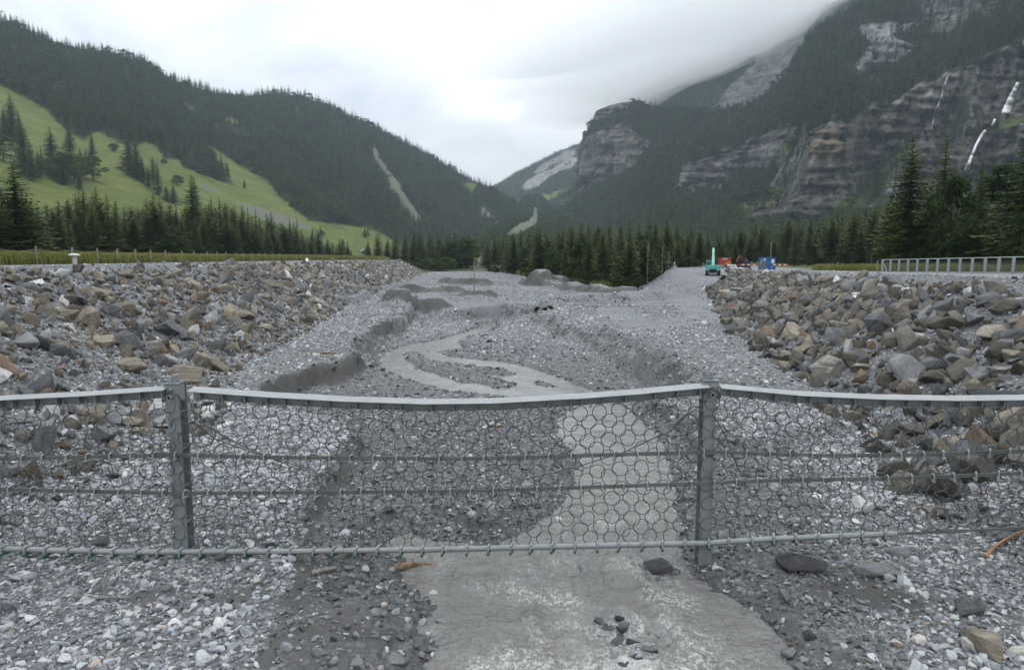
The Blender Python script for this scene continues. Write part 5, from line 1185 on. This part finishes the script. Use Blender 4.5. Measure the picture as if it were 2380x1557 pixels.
# ------------------------------------------------------------------ things lying about
def lone(px, py, rad, colr, seed, sq, label, cat='boulder', name='boulder', rz=0, sink=.15, mat=None):
    me = rockmesh(seed, 4, 13, sq, .05); me.materials.append(mat or M[colr]); o = link(name, me); p = hit(px, py); o.location = p + Vector((0, 0, rad * sq[2] * (1 - sink) * .6)); o.scale = (rad,) * 3; o.rotation_euler = (0, 0, rz); return tag(o, label, cat)
lone(1995, 1188, .40, 'white', 801, (1, .6, .8), 'large white rock lying behind the net right of the stream', mat=paint('white_limestone', (.58, .58, .57), .85, 0, .45, 3.0))
lone(1855, 1322, .58, 'dark', 802, (1, .7, .33), 'flat dark slate rock on the sand just right of the barrier post')
lone(2040, 1335, .52, 'grey', 803, (1, .6, .32), 'flat mottled grey rock half buried in dark sand below the net')
lone(2245, 1425, .36, 'grey', 804, (1, .8, .55), 'smooth grey rock above the tan slab near the bottom right corner', rz=.6)
lone(2292, 1512, .62, 'tan', 805, (.62, 1, .32), 'big flat tan slab in the bottom right corner', rz=.3)
lone(2085, 1290, .32, 'grey', 806, (1, .6, .4), 'light grey rock beneath the end of the bottom pipe')
lone(1530, 1322, .34, 'dark', 807, (1, .7, .5), 'dark wet rock breaking the stream just below the net', sink=.5)
lone(240, 1265, .2, 'grey', 808, (1, .8, .6), 'grey stone leaning on the bottom pipe at the left')
lone(515, 1300, .16, 'grey', 809, (1, .8, .8), 'upright grey stone under the bottom pipe beside the post')
for k, (px, py) in enumerate(((1440, 1440), (1445, 1462), (1470, 1500), (1480, 1530), (1450, 1550), (1880, 1480), (1775, 1520))): lone(px, py, .10 + .02 * (k % 3), 'dark', 810 + k, (1, .8, .55), f"small dark stone sticking out of the fast water, {ordw(k + 1)} going downstream", name='river_stone', cat='stone', sink=.35)
def stick(name, P, r, mat, label, cat, twigs=0):
    m = MB(); pts = [hit(px, py) + Vector((0, 0, h)) for px, py, h in P]; m.tube(pts, [r * (1 - .5 * i / len(pts)) for i in range(len(pts))], 8)
    for k in range(twigs): a = pts[k % len(pts)]; m.tube([a, a + Vector((random.uniform(-.2, .2), random.uniform(-.1, .1), .12))], [r * .4, r * .1], 5)
    return single(name, m, mat, label, cat, smooth=True)
stick('branch', [(2290, 1300, .06), (2310, 1280, .08), (2335, 1262, .07), (2360, 1252, .10), (2395, 1240, .12)], .035, paint('bare_orange_wood', (.27, .15, .075), .8), 'bare orange brown branch on the gravel at the right edge', 'branch', 2)
stick('drift_log', [(915, 1325, .05), (960, 1320, .08), (1010, 1322, .07), (1055, 1325, .02)], .075, M['drift'], 'brown drift log lying in the shallow water under the net', 'log', 2)
stick('dead_stick', [(200, 1398, .06), (240, 1397, .07), (300, 1395, .05)], .028, M['wood'], 'pale dry stick on the gravel below the left bay', 'stick', 2)
stick('pale_log', [(725, 1338, .05), (750, 1333, .07), (782, 1325, .05)], .045, M['wood'], 'short pale log on the dark sand beside the terrace edge', 'log')
stick('twig_bundle', [(125, 1300, .05), (128, 1285, .1), (132, 1268, .14)], .012, M['drift'], 'little bundle of dry twigs caught on the bottom pipe', 'twigs', 5)
stick('plank', [(718, 823, .05), (780, 823, .06)], .07, M['drift'], 'long brown plank lying on the gravel below the left bank', 'plank')
stick('grass_stalk', [(1975, 1262, .2), (1985, 1290, .28), (2000, 1330, .15), (2013, 1352, .02)], .006, M['wood'], 'thin bent dry stalk hanging below the bottom pipe', 'stalk')
def small(name, px, py, sc, sq, mat, label, cat):
    me = rockmesh(950 + int(px), 3, 3, sq, .03); me.materials.append(mat); o = link(name, me); o.location = hit(px, py) + Vector((0, 0, sc * .5)); o.scale = (sc,) * 3; return tag(o, label, cat)
small('buoy', 145, 858, .14, (.75, .75, 1), paint('faded_red_plastic', (.42, .06, .04)), 'faded red ball among the boulders of the left bank', 'ball')
small('plastic_scrap', 5, 737, .20, (1, .6, .4), paint('purple_plastic', (.35, .08, .42)), 'purple scrap of plastic on the left bank', 'scrap')
small('plastic_cup', 2034, 1009, .09, (.8, .8, 1), paint('orange_plastic', (.7, .26, .03)), 'small orange plastic cup among the stones behind the net', 'cup')
small('painted_rock', 2240, 872, .35, (1, .6, .4), paint('pale_green_paint', (.30, .42, .36), .8, 0, .7), 'rock with pale green paint on the right bank', 'rock')
q = gpos(1682, 116, .0); sh = empty('shrub', (q.x, q.y, q.z)); tag(sh, 'dense dark green shrub at the near end of the ramp', 'shrub'); sh.scale = (3.2, 3.2, 2.2); link('foliage', BRD[3][0], sh); link('stem', BRD[3][1], sh)

# ------------------------------------------------------------------ waterfalls on the cliffs
fall = NT('falling_water'); c = fall.coord('Pos', (.5, .5, .06)); fall.done(fall.mix(fall.ramp(fall.noise(c, 1.0, 6, .7), [(.35, 0.), (.6, 1.)]), (.30, .31, .32), (.74, .75, .76)), .6); M['fall'] = fall.m
def mdepth(px, py):
    t = np.clip((650 - py) / (650 - float(ridR(px))), 0, 1) * (len(tR_) - 1); j = int(np.clip(round((px - 1255) / 4.0), 3, len(xsR) - 4)); return float(np.interp(t, np.arange(len(tR_)), DR[:, j - 3:j + 4].min(1)))
M['fall_thin'] = M['fall'].copy()
for nd in M['fall_thin'].node_tree.nodes:
    if nd.type == 'MIX': nd.inputs[6].default_value = (.05, .05, .052, 1); nd.inputs[7].default_value = (.13, .133, .138, 1)
def waterfall(pts, label, dep=None):
    dd = [(dep or mdepth)(p[0], p[1]) for p in pts]; V = []; P = []
    for i in range(len(pts) - 1):
        n = max(2, int(abs(pts[i + 1][1] - pts[i][1]) / 3))
        for k in range(n):
            t = k / n; P.append([pts[i][q] + (pts[i + 1][q] - pts[i][q]) * t for q in range(3)])
    P.append(list(pts[-1])); rows = []
    for px, py, w in P:
        d = (dep or mdepth)(px, py); rows.append([tuple(at(px + s * w * (.42 if 'widest' in label else .24) + random.uniform(-.05, .05) * w, py, d * (.972 - .004 * (1 - s * s)))) for s in (-1, -.33, .33, 1)])
    V = np.array(rows).reshape(-1, 3); me = np_mesh('waterfall', V, grid_faces(len(rows), 4)); o = link('waterfall', me, None, M['fall_thin' if 'thread' in label else 'fall']); so_ = o.modifiers.new('thick', 'SOLIDIFY'); so_.thickness = 1.2
    tag(o, label, 'waterfall', 'waterfalls on the cliffs')
waterfall([(2366, 193, 4), (2358, 212, 9), (2347, 238, 17), (2338, 264, 26)], 'widest white waterfall fanning out on the cliff at the right edge')
waterfall([(2313, 278, 5), (2307, 293, 4)], 'shortest white waterfall step just below the wide fan')
waterfall([(2290, 304, 5), (2280, 318, 7), (2268, 340, 4), (2258, 365, 5), (2246, 396, 8)], 'long slanting white waterfall below the wide fan')
waterfall([(2203, 178, 2), (2194, 205, 2.2), (2188, 230, 2), (2176, 258, 1.8), (2164, 305, 1.6)], 'thin pale thread of water left of the wide waterfall')
d3 = lambda px, py: 1850 + 600 * (lambda t: t * .6 + .4 * t * t)((380 - py) / (380 - float(rid3(px)))) + float(np.interp(px, [1440, 1700, 2120], [450, 200, 0])) - 40
waterfall([(1848, 146, 2), (1840, 160, 3.4), (1830, 178, 3), (1819, 193, 2)], 'distant white waterfall high on the cloudy grey ridge', lambda a, b: d3(a, b))

# ------------------------------------------------------------------ air and low cloud
def volume_mat(name, col, dens, aniso=0.0):
    m = bpy.data.materials.new(name); m.use_nodes = True; n = m.node_tree.nodes; n.clear(); o = n.new('ShaderNodeOutputMaterial'); v = n.new('ShaderNodeVolumePrincipled')
    v.inputs['Color'].default_value = (*col, 1); v.inputs['Density'].default_value = dens; v.inputs['Anisotropy'].default_value = aniso; m.node_tree.links.new(v.outputs[0], o.inputs['Volume']); return m
HZ = MB(); HZ.box((250, 2300, 560), (6400, 5600, 1260)); tag(HZ.build('haze', volume_mat('thin_air', (.74, .87, 1.0), 0.000075)), kind='stuff')
def cloud(name, c, rad, rot, seed, dens, amp=.28):
    bm = bmesh.new(); bmesh.ops.create_icosphere(bm, subdivisions=5, radius=1.0); V = np.array([v.co for v in bm.verts]); Fc = np.array([[v.index for v in f.verts] for f in bm.faces]); bm.free()
    k = 1 + amp * (fbm(V[:, 0] * 2.3 + V[:, 2] * 1.1 + seed, V[:, 1] * 2.3 - V[:, 2] * 1.7, 4, seed))
    V = V * k[:, None] * np.array(rad); me = np_mesh(name, V, Fc); o = link(name, me, None, volume_mat(name + '_vapour', (.99, .995, 1.0), dens, .72)); o.location = c; o.rotation_euler = rot; tag(o, kind='stuff')
cloud('cloud', tuple(at(1670., -15., 2420.)), (840, 400, 235), (0, -R(22), 0), 3, .0072, .40)
cloud('cloud', tuple(at(1350., 262., 4100.)), (420, 300, 200), (0, -R(15), 0), 8, .0025)
